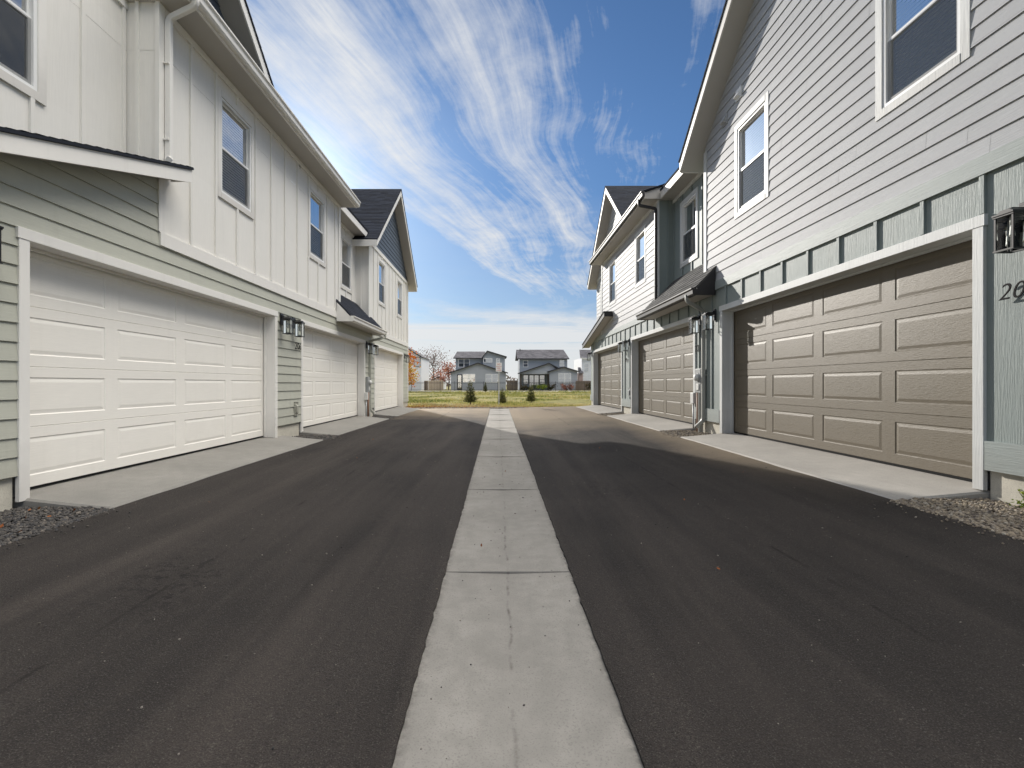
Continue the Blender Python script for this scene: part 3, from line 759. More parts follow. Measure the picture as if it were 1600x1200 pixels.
# ------------------------------------------------------------------ wall lanterns
def make_lantern():
    r = empty('wall_lantern', cat='lantern', group='black box lanterns on the garage walls')
    m = MB(); m.box((0,-.06,.17), (.022,.06,.40)); m.box((.022,-.035,.30), (.05,.035,.37)); m.build('back_plate', M['black'], r, bevel=.003)
    m = MB(); m.box((.05,-.014,.322), (.16,.014,.345)); m.build('arm', M['black'], r, bevel=.002)
    m = MB(); m.box((.055,-.085,.285), (.225,.085,.302)); m.prism([(-.07,.302),(.07,.302),(.035,.327),(-.035,.327)], 'x', .075, .205); m.build('cap', M['black'], r, bevel=.002)
    m = MB()
    for sx in (.068, .200):
        for sy in (-.075, .062): m.box((sx, sy, .0), (sx+.013, sy+.013, .285))
    for z in (-.012, .272):
        m.box((.062,-.081,z), (.081,.081,z+.013)); m.box((.20,-.081,z), (.219,.081,z+.013)); m.box((.081,-.081,z), (.20,-.062,z+.013)); m.box((.081,.062,z), (.20,.081,z+.013))
    m.build('cage', M['black'], r)
    m = MB()
    x0, x1, y = .074, .207, .069
    m.face([(x1,-y,0),(x1,y,0),(x1,y,.275),(x1,-y,.275)]); m.face([(x0,y,0),(x0,-y,0),(x0,-y,.275),(x0,y,.275)])
    m.face([(x0,-y,0),(x1,-y,0),(x1,-y,.275),(x0,-y,.275)]); m.face([(x1,y,0),(x0,y,0),(x0,y,.275),(x1,y,.275)])
    m.build('glass', M['lglass'], r)
    m = MB(); m.tube([(.14,0,.28),(.14,0,.20)], .016, 10); m.build('socket', M['whitebox'], r, smooth=True)
    m = MB(); m.tube([(.14,0,.20),(.14,0,.185),(.14,0,.15),(.14,0,.125),(.14,0,.112)], .012, 12, .02); m.build('bulb', M['vinyl'], r, smooth=True)
    return r
LAN = make_lantern(); used = False
spots = [('left', 3.905, 'lantern cut off by the left edge of the photo'),
 ('left', 9.58, 'left one of two lanterns above house number 206 on the sage wall'),
 ('left', 10.14, 'right one of two lanterns above house number 206'),
 ('left', 15.80, 'lantern on the sage wall just left of the pale downspout'),
 ('left', 16.46, 'lantern on the sage wall just right of the pale downspout'),
 ('left', 22.24, 'lantern at the far end corner of the left row, seen against the orange tree'),
 ('right', 22.24, 'large near lantern with clear glass at the right edge of the photo'),
 ('right', 16.56, 'sunlit lantern between the grey downspout and the nearest taupe garage door'),
 ('right', 15.88, 'sunlit lantern above the electric meter at the edge of the middle taupe garage door'),
 ('right', 10.34, 'nearer one of two lanterns between the middle and farthest taupe garage doors'),
 ('right', 9.72, 'farther one of two lanterns between the middle and farthest taupe garage doors'),
 ('right', 4.05, 'lantern at the far end corner of the right row beside the farthest taupe door')]
for side, Y, lab in spots:
    o = LAN if not used else copy_tree(LAN); used = True
    o.location = wall_pt(side, Y, 1.02, .020); o.rotation_euler = (0,0,ROT[side]); o['label'] = lab

# ------------------------------------------------------------------ house numbers
def number(text, side, Y, r, h, shear, label, sp=1.0):
    root = empty('house_number', wall_pt(side, Y, r, .026), ROT[side], label, 'house number', 'black house numbers on the garage walls')
    x = 0
    wd = h*0.72*sp
    for i, ch in enumerate(text):
        cu = bpy.data.curves.new('digit', 'FONT'); cu.body = ch; cu.size = h*1.38; cu.extrude = 0.004; cu.shear = shear; cu.align_x = 'CENTER'; cu.offset = -0.002
        tmp = bpy.data.objects.new('digit', cu); COL.objects.link(tmp)
        dg = bpy.context.evaluated_depsgraph_get(); me = bpy.data.meshes.new_from_object(tmp.evaluated_get(dg))
        bpy.data.objects.remove(tmp); bpy.data.curves.remove(cu)
        me.name = 'digit'; me.materials.clear(); me.materials.append(M['rubber'])
        # text plane (x right, y up) -> wall (y along, z up), read from outside
        k = i - (len(text)-1)/2
        me.transform(Matrix(((0,0,1,.012),(1,0,0,k*wd),(0,1,0,0),(0,0,0,1))))
        d = bpy.data.objects.new('digit', me); COL.objects.link(d); d.parent = root
    return root
number('206', 'left', 10.36, .755, .15, 0.0, 'black numerals 206 on sage siding below a pair of lanterns')
number('203', 'right', 22.165, .635, .145, 0.28, 'large black slanted numerals on grey-green boards at the right edge of the photo')
number('201', 'right', 15.80, .62, .15, 0.0, 'small black numerals on grey-green boards above the electric meter')
number('199', 'right', 9.98, .66, .14, 0.0, 'tiny black numerals between the middle and farthest taupe garage doors')

# ------------------------------------------------------------------ electric meters and outlet boxes
def make_meter(side, Y, label):
    r = empty('electric_meter', wall_pt(side, Y, 0, .02), ROT[side], label, 'electric meter', 'electric meters on the garage walls')
    m = MB(); m.box((0,-.15,-.28), (.07,.15,.24)); m.box((.07,-.14,-.27), (.076,.14,.23)); m.build('enclosure', M['greybox'], r, bevel=.006)
    m = MB(); m.tube([(.07,.02,.05),(.095,.02,.05)], .095, 20); m.build('meter_ring', M['galv'], r, smooth=False)
    m = MB(); m.tube([(.095,.02,.05),(.13,.02,.05),(.15,.02,.05),(.16,.02,.05)], .082, 20, .055); m.build('meter_dome', M['whitebox'], r, smooth=True)
    m = MB(); m.box((.076,-.05,-.22), (.095,.08,-.09)); m.build('breaker_cover', M['whitebox'], r, bevel=.004)
    m = MB(); m.box((.0,-.34,-.52), (.10,-.18,-.28)); m.build('junction_box', M['whitebox'], r, bevel=.008)
    m = MB(); m.tube([(.055,-.04,-.28),(.055,-.04,-1.30)], .032, 12); m.build('conduit', M['copper'], r, smooth=True)
    m = MB(); m.tube([(.055,.07,-.28),(.055,.07,-1.30)], .040, 12)
    for z in (-.5, -.95): m.box((0,.02,z-.012), (.075,.12,z+.012))
    m.build('conduit', M['pipe_grey'], r)
    m = MB(); m.tube([(.06,-.26,-.52),(.06,-.26,-1.30)], .018, 10); m.build('conduit', M['galv'], r, smooth=True)
    return r
make_meter('left', 15.84, 'grey electric meter and conduits on the sage wall beside the pale downspout')
make_meter('right', 15.93, 'sunlit electric meter and conduits on grey-green boards beside the middle taupe door')
def outlet(side, Y, r, label, mat):
    o = empty('outlet_box', wall_pt(side, Y, r, .02), ROT[side], label, 'outlet box', 'outlet boxes low on the garage walls')
    m = MB()
    for (a, b, c, d) in ((-.09,.09,-.15,-.135),(-.09,.09,.135,.15),(-.09,-.077,-.135,.135),(.077,.09,-.135,.135)): m.box((0,a,c), (.018,b,d))
    m.box((0,-.077,-.135), (.008,.077,.135)); m.build('plate', mat, o)
    m = MB(); m.prism([(.008,-.10),(.05,-.09),(.05,.05),(.008,.09)], 'y', -.035, .045); m.build('cover', mat, o, bevel=.004)
outlet('left', 10.28, -.53, 'sage painted outlet box low on the sage wall between the first two white doors', M['lap_sage'])
outlet('right', 10.42, -.36, 'small outlet box low on the boards beyond the middle taupe door', M['greybox'])

# ------------------------------------------------------------------ ground, road, gutter, aprons
def lerp(a, b, t): return a + (b-a)*t
def pw(x, pts):
    if x <= pts[0][0]: return pts[0][1]
    for (a, fa), (b, fb) in zip(pts, pts[1:]):
        if x <= b: return lerp(fa, fb, (x-a)/(b-a))
    return pts[-1][1]
SZ = [(1.7,-1.36),(6,-1.32),(13.7,-1.257),(21.5,-1.165),(22.4,-1.15)]
def strip_z(Y): return CAMZ + pw(Y, SZ)
EDGE = 3.58
ZL, ZR = CAMZ-1.165, CAMZ-1.062
GX, GW = 0.07, 0.457
def road_z(x, Y):
    s = strip_z(Y); d = abs(x-GX)
    if d <= GW: return s - 0.012*(1-d/GW)
    e = ZL if x < GX else ZR
    w = (EDGE+GX-GW) if x < GX else (EDGE-GX-GW)
    t = min(1, (d-GW)/w)
    return lerp(s, e, t)
REND = 22.35
rj = random.Random(21)
def road():
    m = MB()
    ys = [-8 + 0.06*i for i in range(int((REND+8)/.06)+1)]
    for side in (-1, 1):
        wob = 0; prev = None
        for y in ys:
            wob = wob*.72 + rj.gauss(0,.0018)
            jag = wob + rj.gauss(0,.0022)
            xi = GX + side*(GW-.012+jag)
            xo = side*EDGE + .012*math.sin(y*1.7+side) + .006*math.sin(y*6.1)
            yend = y
            row = []
            for k in range(9):
                t = k/8; x = lerp(xi, xo, t)
                row.append((x, yend, road_z(x if k else GX+side*(GW+.0), y) + .014 + .006*math.sin(x*1.3+y*.35)*math.sin(y*.8) * (1 if 0 < k < 8 else .3)))
            inner = (xi, y, row[0][2]-.05)
            if prev:
                for k in range(8):
                    q = [prev[0][k], prev[0][k+1], row[k+1], row[k]]
                    m.face(q if side > 0 else q[::-1])
                q = [prev[1], prev[0][0], row[0], inner]; m.face(q if side > 0 else q[::-1])
            prev = (row, inner)
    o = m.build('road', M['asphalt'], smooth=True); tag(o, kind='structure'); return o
road()
def gutter_strip():
    m = MB()
    joints = [-6.81, -4.26, -1.71, .84, 3.39, 5.94, 8.49, 11.04, 13.59, 16.14, 18.69, 21.2, REND+.02]
    for a, b in zip(joints, joints[1:]):
        n = 12; g = .0035 if abs(a-3.39) < .01 or abs(b-3.39) < .01 else .0004
        for i in range(n):
            y0 = a+g+(b-a-2*g)*i/n; y1 = a+g+(b-a-2*g)*(i+1)/n
            xs = [GX-GW-.03, GX-GW*.5, GX, GX+GW*.5, GX+GW+.03]
            for x0, x1 in zip(xs, xs[1:]):
                m.face([(x0,y0,road_z(x0,y0)),(x1,y0,road_z(x1,y0)),(x1,y1,road_z(x1,y1)),(x0,y1,road_z(x0,y1))])
        for yb in (a+g, b-g):
            m.face([(xs[0],yb,road_z(xs[0],yb)),(xs[-1],yb,road_z(xs[-1],yb)),(xs[-1],yb,road_z(xs[-1],yb)-.05),(xs[0],yb,road_z(xs[0],yb)-.05)])
    o = m.build('concrete_gutter', M['gutterc']); tag(o, kind='structure')
gutter_strip()

def apron(side, a, b):
    """sloped concrete pad in front of one garage door; a, b along the wall in the left row's measure"""
    if side == 'right': a, b = RS-b, RS-a
    s = -1 if side == 'left' else 1
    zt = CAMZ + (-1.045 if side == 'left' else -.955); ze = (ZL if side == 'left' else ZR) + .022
    m = MB(); xs = [4.64, 4.40, 4.0, 3.72, EDGE+.015, EDGE-.012]; zs = [zt, zt-.012, lerp(zt,ze,.58), lerp(zt,ze,.86), ze+.006, ze-.02]
    n = 10
    for i in range(n):
        y0, y1 = lerp(a,b,i/n), lerp(a,b,(i+1)/n)
        for (x0,z0),(x1,z1) in zip(zip(xs,zs), list(zip(xs,zs))[1:]):
            q = [(s*x0,y0,z0),(s*x1,y0,z1),(s*x1,y1,z1),(s*x0,y1,z0)]
            m.face(q if s < 0 else q[::-1])
    for y, d in ((a,-1),(b,1)):
        for (x0,z0),(x1,z1) in zip(zip(xs,zs), list(zip(xs,zs))[1:]):
            m.face([(s*x0,y,z0),(s*x1,y,z1),(s*x1,y+d*.02,z1-.018),(s*x0,y+d*.02,z0-.018)])
            m.face([(s*x0,y+d*.02,z0-.018),(s*x1,y+d*.02,z1-.018),(s*x1,y+d*.025,z1-.28),(s*x0,y+d*.025,z0-.28)])
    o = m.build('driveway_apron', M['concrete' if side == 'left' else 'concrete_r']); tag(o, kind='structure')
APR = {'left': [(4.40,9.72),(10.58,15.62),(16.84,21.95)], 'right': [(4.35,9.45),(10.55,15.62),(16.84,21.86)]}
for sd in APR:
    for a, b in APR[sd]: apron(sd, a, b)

def ground():
    xs = [-900,-500,-250,-120,-70,-45,-32,-24,-18,-14,-11,-9,-7.5,-6,-5,-4.7,-3.5,-2,-.6,.1,.8,2,3.5,4.7,5,6,7.5,9,11,14,18,24,32,45,70,120,250,500,900]
    ys = [-60,-30,-12,-8.2,-4,0,3,6,9,12,15,18,20,21.5,22.3,22.42] + [22.9+.8*i for i in range(40)] + [56+2*i for i in range(12)] + [82,90,110,150,220,350,600,1200]
    rg = random.Random(4)
    def gz(x, y):
        if abs(x) < 4.75 and -8.3 < y < 22.40:
            if abs(x) <= 3.55: return road_z(x, y) - .06
            return (ZL if x < 0 else ZR) - .012
        if y < 22.4: return CAMZ-1.20
        b = CAMZ-1.135
        if y < 60: b += (.05*math.sin(x*.35+y*.21)+.04*math.sin(x*.9-y*.5) + rg.uniform(-.03,.03)) * min(1,(y-22.4)/3)
        return b
    m = MB(); n = len(xs)
    m.v = [(x,y,gz(x,y)) for y in ys for x in xs]
    for j in range(len(ys)-1):
        for i in range(n-1):
            m.f.append((j*n+i, j*n+i+1, (j+1)*n+i+1, (j+1)*n+i)); m.t.append(.5)
    o = m.build('ground', M['ground'], smooth=True); tag(o, kind='structure')
ground()
FZ = CAMZ-1.135

# ------------------------------------------------------------------ gravel beds
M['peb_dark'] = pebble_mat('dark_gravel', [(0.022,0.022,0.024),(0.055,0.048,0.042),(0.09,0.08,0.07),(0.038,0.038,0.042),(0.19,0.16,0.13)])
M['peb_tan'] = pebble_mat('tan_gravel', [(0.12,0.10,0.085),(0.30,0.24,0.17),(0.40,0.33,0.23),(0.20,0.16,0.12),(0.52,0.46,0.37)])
t_ = (1+5**.5)/2
ICOV = [Vector(v).normalized() for v in ((-1,t_,0),(1,t_,0),(-1,-t_,0),(1,-t_,0),(0,-1,t_),(0,1,t_),(0,-1,-t_),(0,1,-t_),(t_,0,-1),(t_,0,1),(-t_,0,-1),(-t_,0,1))]
ICOF = [(0,11,5),(0,5,1),(0,1,7),(0,7,10),(0,10,11),(1,5,9),(5,11,4),(11,10,2),(10,7,6),(7,1,8),(3,9,4),(3,4,2),(3,2,6),(3,6,8),(3,8,9),(4,9,5),(2,4,11),(6,2,10),(8,6,7),(9,8,1)]
def pebble(m, x, y, z, r, rnd):
    sx, sy, sz = r*rnd.uniform(.7,1.35), r*rnd.uniform(.7,1.35), r*rnd.uniform(.6,1.0)
    rot = Matrix.Rotation(rnd.uniform(0,6.3), 3, 'Z') @ Matrix.Rotation(rnd.uniform(-.5,.5), 3, 'X')
    n = len(m.v); t = rnd.random()
    for v in ICOV:
        k = rnd.uniform(.8,1.15); p = rot @ Vector((v.x*sx*k, v.y*sy*k, v.z*sz*k)); m.v.append((x+p.x, y+p.y, z+p.z))
    for f in ICOF: m.f.append(tuple(n+i for i in f)); m.t.append(t)
def gravel(side, Y0, Y1, mat, n, r):
    rnd = random.Random(int(Y0*100)); s = -1 if side == 'left' else 1; m = MB()
    ze = ZL if side == 'left' else ZR
    for i in range(n):
        x = s*rnd.uniform(EDGE-.02-.04*rnd.random(), 4.40); y = rnd.uniform(Y0, Y1)
        lay = rnd.random()
        pebble(m, x, y, ze + .006 + .028*lay*min(1,(abs(x)-EDGE+.10)/.25), r*rnd.uniform(.6,1.3), rnd)
    for i in range(int(n*.012)):                                    # strays kicked onto the asphalt
        x = s*(EDGE-abs(rnd.gauss(0,.10))-.02); y = rnd.uniform(Y0, Y1)
        pebble(m, x, y, road_z(x,y)+.02, r*rnd.uniform(.35,.7), rnd)
    o = m.build('gravel', M[mat]); tag(o, kind='stuff')
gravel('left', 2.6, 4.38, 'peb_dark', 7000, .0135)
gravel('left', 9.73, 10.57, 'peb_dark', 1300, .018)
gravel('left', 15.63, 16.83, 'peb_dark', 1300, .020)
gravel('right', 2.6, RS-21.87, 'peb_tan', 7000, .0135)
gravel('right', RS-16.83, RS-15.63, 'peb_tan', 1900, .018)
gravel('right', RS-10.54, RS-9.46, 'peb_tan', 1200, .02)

def grit():
    m = MB(); rnd = random.Random(99)
    for i in range(950):
        y = 1.5 + 9*rnd.random()**1.6; x = rnd.uniform(-3.5, 3.5); r = rnd.choice((.002,.0025,.003,.0035,.0045))*(1+.10*y)
        pebble(m, x, y, road_z(x,y)+(.016 if abs(x-GX) > GW else .002), r, rnd)
    tag(m.build('grit', pebble_mat('loose_grit', [(0.02,0.02,0.02),(0.05,0.045,0.04),(0.16,0.13,0.10),(0.06,0.05,0.05),(0.34,0.30,0.26)])), kind='stuff')
grit()

# ------------------------------------------------------------------ plants
M['grass'] = leaf_mat('autumn_grass', [(0.055,0.08,0.022),(0.14,0.17,0.05),(0.30,0.28,0.08),(0.44,0.36,0.15),(0.32,0.24,0.14)], .5)
M['needle'] = leaf_mat('conifer_needles', [(0.03,0.045,0.022),(0.065,0.08,0.03),(0.12,0.12,0.045),(0.21,0.165,0.065)], .4)
M['orange'] = leaf_mat('orange_leaves', [(0.35,0.06,0.02),(0.50,0.16,0.02),(0.60,0.33,0.05),(0.45,0.38,0.10)], .45)
M['red'] = leaf_mat('red_leaves', [(0.20,0.07,0.05),(0.36,0.13,0.08),(0.48,0.26,0.16)], .4)
M['twig'] = leaf_mat('bare_twigs', [(0.14,0.10,0.10),(0.22,0.16,0.14),(0.26,0.15,0.12)], .2)
M['fallen'] = leaf_mat('fallen_leaves', [(0.20,0.07,0.03),(0.32,0.13,0.05),(0.42,0.25,0.10),(0.18,0.10,0.06)], .1)
M['bush'] = leaf_mat('bush_leaves', [(0.03,0.035,0.015),(0.07,0.06,0.025),(0.14,0.08,0.04)], .3)
M['lime'] = leaf_mat('bright_green_leaves', [(0.10,0.16,0.02),(0.20,0.26,0.03),(0.32,0.34,0.06)], .4)
M['bark'] = plain('grey_brown_bark', (0.10,0.08,0.065), rough=0.95, bstr=.6, sc=20)
def leaf(m, p, size, rnd, tone, up=0.3):
    a = Vector((rnd.gauss(0,1), rnd.gauss(0,1), rnd.gauss(0,1))).normalized(); b = a.cross(Vector((rnd.gauss(0,1),rnd.gauss(0,1),rnd.gauss(0,1)+up)))
    if b.length < 1e-3: return
    b.normalize(); p = Vector(p); a *= size; b *= size*.6
    m.face([p-a, p-b*.9, p+a, p+b*.9], tone)
def grass():
    m = MB(); rnd = random.Random(31); rc = random.Random(8)
    def patch(x, y): return .5+.25*math.sin(x*.8+1.3*math.sin(y*.55))+.25*math.sin(y*.75+x*.22+2*math.sin(x*.3))
    for i in range(15000):
        y = 22.9 + 48*(rnd.random()**1.7); lim = .24*y+1.5
        x = rnd.uniform(-lim, lim)
        pt = patch(x, y)
        if rnd.random() > .35+.65*pt: continue
        h = rnd.uniform(.05,.13)*(0.7+.6*pt)*(1+.012*(y-23)); w = .012*(1+.03*(y-23))
        for k in range(4):
            th = rnd.uniform(0,6.28); dx, dy = math.cos(th), math.sin(th); bx, by = x+rnd.gauss(0,.06), y+rnd.gauss(0,.06)
            le = rnd.uniform(.3,.9)*h; tone = min(1,max(0,.15+.6*(1-pt)+rnd.gauss(0,.16) + (.25 if y < 27 else 0)))
            m.face([(bx-dy*w,by+dx*w,FZ-.02),(bx+dy*w,by-dx*w,FZ-.02),(bx+dx*le,by+dy*le,FZ+h)], tone)
    tag(m.build('grass', M['grass']), kind='stuff')
    m = MB()
    for i in range(2600):
        if rnd.random() < .65: x, y = -5.2+abs(rnd.gauss(0,1.5)), 22.45+abs(rnd.gauss(0,1.3))
        else: x, y = rnd.uniform(-6,6), 22.42+abs(rnd.gauss(0,.7))
        if -4.6 < x < 4.6 and y < 22.38: continue
        leaf(m, (x, y, FZ+.015+.03*rnd.random()), rnd.uniform(.02,.05), rnd, rnd.random(), 3)
    for i in range(16): leaf(m, (-3.62-.7*rnd.random(), 2.6+1.8*rnd.random(), ZL+.045), .022, rnd, rnd.random()*.5, 4)
    for i in range(18):
        y = 2+13*rnd.random(); x = rnd.choice((rnd.uniform(-3.4,3.4), GX+rnd.gauss(0,.25))); leaf(m, (x, y, road_z(x,y)+.03), rnd.uniform(.010,.020), rnd, rnd.random()*.6, 5)
    tag(m.build('fallen_leaves', M['fallen']), kind='stuff')
    m = MB()
    for i in range(4200):
        x = rnd.uniform(-3.9,5.8) if rnd.random() < .5 else rnd.uniform(.5,5.8); y = REND+.02+abs(rnd.gauss(0,.33))
        pebble(m, x, y, FZ+.012*rnd.random(), rnd.uniform(.018,.04), rnd)
    tag(m.build('gravel', M['peb_tan']), kind='stuff')
grass()
def conifer(x, y, h, label, thin=1.0, seed=1):
    r = empty('young_conifer', (x,y,FZ-.02), 0, label, 'conifer', 'young conifers in the grass'); rnd = random.Random(seed)
    m = MB(); m.tube([(0,0,0),(.01,0,h*.5),(0,.01,h*.97)], .022*h, 7, .005); m.build('trunk', M['bark'], r, smooth=True)
    m = MB()
    whorl = [rnd.uniform(0,6.28) for _ in range(14)]
    for i in range(int(900*h+500)):
        t = .05+.95*(1-math.sqrt(rnd.random())*.98); th = rnd.uniform(0,6.28); k = int(t*13)
        rr = h*.27*thin*(1-t)**.85*(.72+.30*abs(math.sin(th*2.5+whorl[k]))+.12*math.sin(t*40))+.012
        q = rnd.random()**.55; p = Vector((math.cos(th)*rr*q, math.sin(th)*rr*q, h*t+.10*h*q*(1-t)*.6))
        a = th+rnd.gauss(0,.7); s_ = h**.5*rnd.uniform(.035,.07)*(1.1-.5*t)
        d = Vector((math.cos(a), math.sin(a), rnd.uniform(-.1,.9)))*s_*1.3; sd = Vector((-math.sin(a), math.cos(a), rnd.uniform(-.6,.6)))*s_*.30
        m.face([p-sd, p+sd, p+d+sd*.3, p+d-sd*.3], min(1,max(0,.10+.55*q+rnd.gauss(0,.2))))
    m.build('crown', M['needle'], r)
conifer(-1.52, 26.2, 1.42, 'tallest young conifer in the grass, left of the white sign post', 1.15, 3)
conifer(.24, 26.6, .98, 'short young conifer in the grass right behind the sign post', 1.1, 5)
conifer(1.97, 28.2, 1.18, 'young conifer in the grass well to the right of the sign post', 1.0, 9)
conifer(-1.75, 66, 1.5, 'distant brownish young conifer near the far path, between two grey house windows', .9, 12)
def tree(x, y, h, r0, z0, n, mat, label, cat, limbs=9, size=.09, seed=1, name='tree', spread=1.0, group=None):
    r = empty(name, (x,y,FZ-.05), 0, label, cat, group); rnd = random.Random(seed)
    m = MB(); tips = []
    m.tube([(0,0,0),(.02*h,.01*h,h*.35),(-.01*h,.02*h,h*.62),(.01*h,0,h*.92)], .022*h, 8, .006*h)
    for i in range(limbs):
        z = h*(z0+(.85-z0)*i/limbs); th = i*2.399+rnd.uniform(-.3,.3); L = r0*rnd.uniform(.6,1.05)*(1-.35*i/limbs)
        e = Vector((math.cos(th)*L, math.sin(th)*L, z+L*rnd.uniform(.5,.95)))
        m.tube([(0,0,z),(e.x*.5,e.y*.5,z+(e.z-z)*.4),tuple(e)], .008*h, 5, .0025*h); tips += [e, e*.75+Vector((0,0,z*.25))]
        for k in range(4):
            q = rnd.uniform(.35,.95); s = Vector((e.x*q,e.y*q,z+(e.z-z)*q*.9)); e2 = s+Vector((rnd.gauss(0,.3),rnd.gauss(0,.3),rnd.uniform(.1,.5)))*r0*.6
            m.tube([tuple(s),tuple(e2)], .004*h, 4, .0015*h); tips.append(e2)
    m.build('trunk', M['bark'], r, smooth=True)
    m = MB()
    for i in range(n):
        c = rnd.choice(tips); cl = r0*.26
        p = Vector((c.x+rnd.gauss(0,cl), c.y+rnd.gauss(0,cl), c.z+rnd.gauss(0,cl*.9)))
        leaf(m, p, size*rnd.uniform(.6,1.3), rnd, min(1,max(0,.5+.35*math.sin(c.x*5+c.z*3)+rnd.gauss(0,.2))))
    m.build('crown', mat, r)
tree(-6.15, 31.5, 3.35, .85, .30, 1500, M['orange'], 'orange and yellow leaved tree just past the end of the left row', 'tree', 11, .075, 4, group=None)
tree(-15.3, 112, 9.0, 3.6, .30, 1100, M['twig'], 'purplish bare-twigged tree between the white house and the left grey house', 'tree', 14, .16, 6, name='bare_tree')
tree(-9.9, 95, 5.6, 1.7, .30, 800, M['red'], 'red leaved tree at the left corner of the left grey house', 'tree', 10, .17, 8)
tree(9.9, 118, 6.0, 3.6, .25, 700, M['red'], 'rusty treetop showing between the two grey houses', 'tree', 10, .2, 10)
tree(-12.6, 100, 3.8, 1.8, .25, 420, M['red'], 'small red tree behind the tan wooden fence', 'tree', 8, .16, 11)
def bush(x, y, r0, h, n, mat, label, seed, name='bush', size=.06, z=None, group='bushes along the back fence'):
    r = empty(name, (x,y,FZ if z is None else z), 0, label, 'bush', group); rnd = random.Random(seed); m = MB()
    for i in range(9):
        a = rnd.uniform(0,6.28); m.tube([(0,0,0),(math.cos(a)*r0*.35,math.sin(a)*r0*.35,h*.5),(math.cos(a)*r0*.7,math.sin(a)*r0*.7,h*.85)], .02*h, 4, .006*h)
    m.build('stem', M['bark'], r)
    m = MB()
    cl = [(rnd.gauss(0,r0*.45), rnd.gauss(0,r0*.45), h*rnd.uniform(.25,.85)) for _ in range(14)]
    for i in range(n):
        c = rnd.choice(cl); leaf(m, (c[0]+rnd.gauss(0,r0*.2), c[1]+rnd.gauss(0,r0*.2), max(.01,c[2]+rnd.gauss(0,h*.16))), size*rnd.uniform(.6,1.3), rnd, min(1,max(0,c[2]/h*.7+rnd.gauss(0,.2))))
    m.build('foliage', mat, r)
bush(11.7, 80.3, .9, 1.1, 420, M['red'], 'reddish low bush under the window pair of the right grey house', 2, size=.12)
bush(7.6, 80.5, .9, 1.0, 320, M['lime'], 'yellowish ornamental grass clump by the patio doors', 3, size=.12)
bush(9.0, 80.6, .7, 1.1, 300, M['bush'], 'dark bush right of the patio doors', 4, size=.12)
bush(4.4, 80.4, .8, 1.0, 300, M['bush'], 'dark bush at the left corner of the right grey house', 5, size=.12)
bush(15.9, 80.0, 1.2, 1.3, 420, M['bush'], 'wide dark bush at the right end of the back fence', 6, size=.13)
bush(4.42, 3.93, .10, .17, 260, M['lime'], 'small bright green plant on the gravel at the right edge of the photo', 7, name='shrub', size=.016, z=ZR+.01, group=None)

# ------------------------------------------------------------------ sign
def sign():
    x, y = .05, 25.0
    r = empty('no_parking_sign', (x,y,FZ-.02), 0, 'small white sign with red lettering on a pale post at the road end', 'sign')
    m = MB(); m.prism([(-.03,0),(-.012,.0),(-.012,.02),(.012,.02),(.012,0),(.03,0),(.03,.006),(.018,.006),(.018,.026),(-.018,.026),(-.018,.006),(-.03,.006)], 'z', 0, 2.10)
    m.build('post', M['whitebox'], r)
    m = MB(); m.box((-.16,-.006,1.80), (.16,-.003,2.28)); p = m.build('sign_panel', M['vinyl'], r, bevel=.001)
    red = plain('sign_red', (0.60,0.13,0.13), rough=.5, var=.03)
    for i, (tx, sz) in enumerate((('NO', .13), ('PARKING', .085), ('FIRE', .12), ('LANE', .12))):
        cu = bpy.data.curves.new('lettering', 'FONT'); cu.body = tx; cu.size = sz*.82; cu.align_x = 'CENTER'
        t = bpy.data.objects.new('lettering', cu); COL.objects.link(t)
        dg = bpy.context.evaluated_depsgraph_get(); me = bpy.data.meshes.new_from_object(t.evaluated_get(dg)); bpy.data.objects.remove(t)
        me.materials.clear(); me.materials.append(red)
        me.transform(Matrix(((1,0,0,0),(0,0,-1,-.0085),(0,1,0,2.16-.105*i),(0,0,0,1))))
        o = bpy.data.objects.new('lettering', me); COL.objects.link(o); o.parent = p
sign()

# ------------------------------------------------------------------ far path, fences, houses
pm = concrete_mat('path_concrete', (0.50,0.47,0.42), .1)
m = MB(); m.face([(-60,71,FZ+.03),(60,71,FZ+.03),(60,75.5,FZ+.035),(-60,75.5,FZ+.035)]); tag(m.build('path', pm), kind='structure')
def metal_fence(x0, x1, y, label):
    r = empty('metal_fence', ((x0+x1)/2,y,FZ), 0, label, 'fence'); w = (x1-x0)/2
    m = MB()
    for z in (.15, 1.25, 1.42): m.box((-w,-.015,z), (w,.015,z+.035))
    m.build('rail', M['black'], r)
    m = MB(); x = -w
    while x < w: m.box((x-.008,-.008,.06), (x+.008,.008,1.50)); x += .125
    m.build('picket', M['black'], r)
    x = -w
    while x <= w+.01:
        m = MB(); m.box((x-.03,-.03,0), (x+.03,.03,1.58)); m.build('post', M['black'], r); x += 2.4
metal_fence(-19.2, 19.2, 79.0, 'long black metal picket fence behind the far path')
wood = paint('tan_fence_board', (0.50,0.40,0.30), grain=VERT, gscale=10, var=.1, tone=.3)
woodd = paint('brown_fence_board', (0.20,0.15,0.11), grain=VERT, gscale=10, var=.1, tone=.4)
def wood_fence(x0, x1, y, h, mat, label):
    r = empty('wooden_fence', ((x0+x1)/2,y,FZ), 0, label, 'fence', 'wooden fences between the houses'); w = (x1-x0)/2; m = MB(); x = -w; rnd = random.Random(int(x0*10))
    while x < w-.01: m.box((x+.003,-.01,.03), (min(x+.14,w)-.003,.01,h+rnd.uniform(-.01,.01)), rnd.random()); x += .14
    m.build('boards', mat, r)
    m = MB()
    for z in (.3, h-.3): m.box((-w,.01,z), (w,.05,z+.09))
    m.build('rail', mat, r)
wood_fence(-12.1, -9.5, 82.5, 1.75, wood, 'sunlit tan wooden fence panel left of the left grey house')
wood_fence(-14.3, -12.3, 83.5, 1.7, woodd, 'dark wooden fence between the white house and the tan fence')
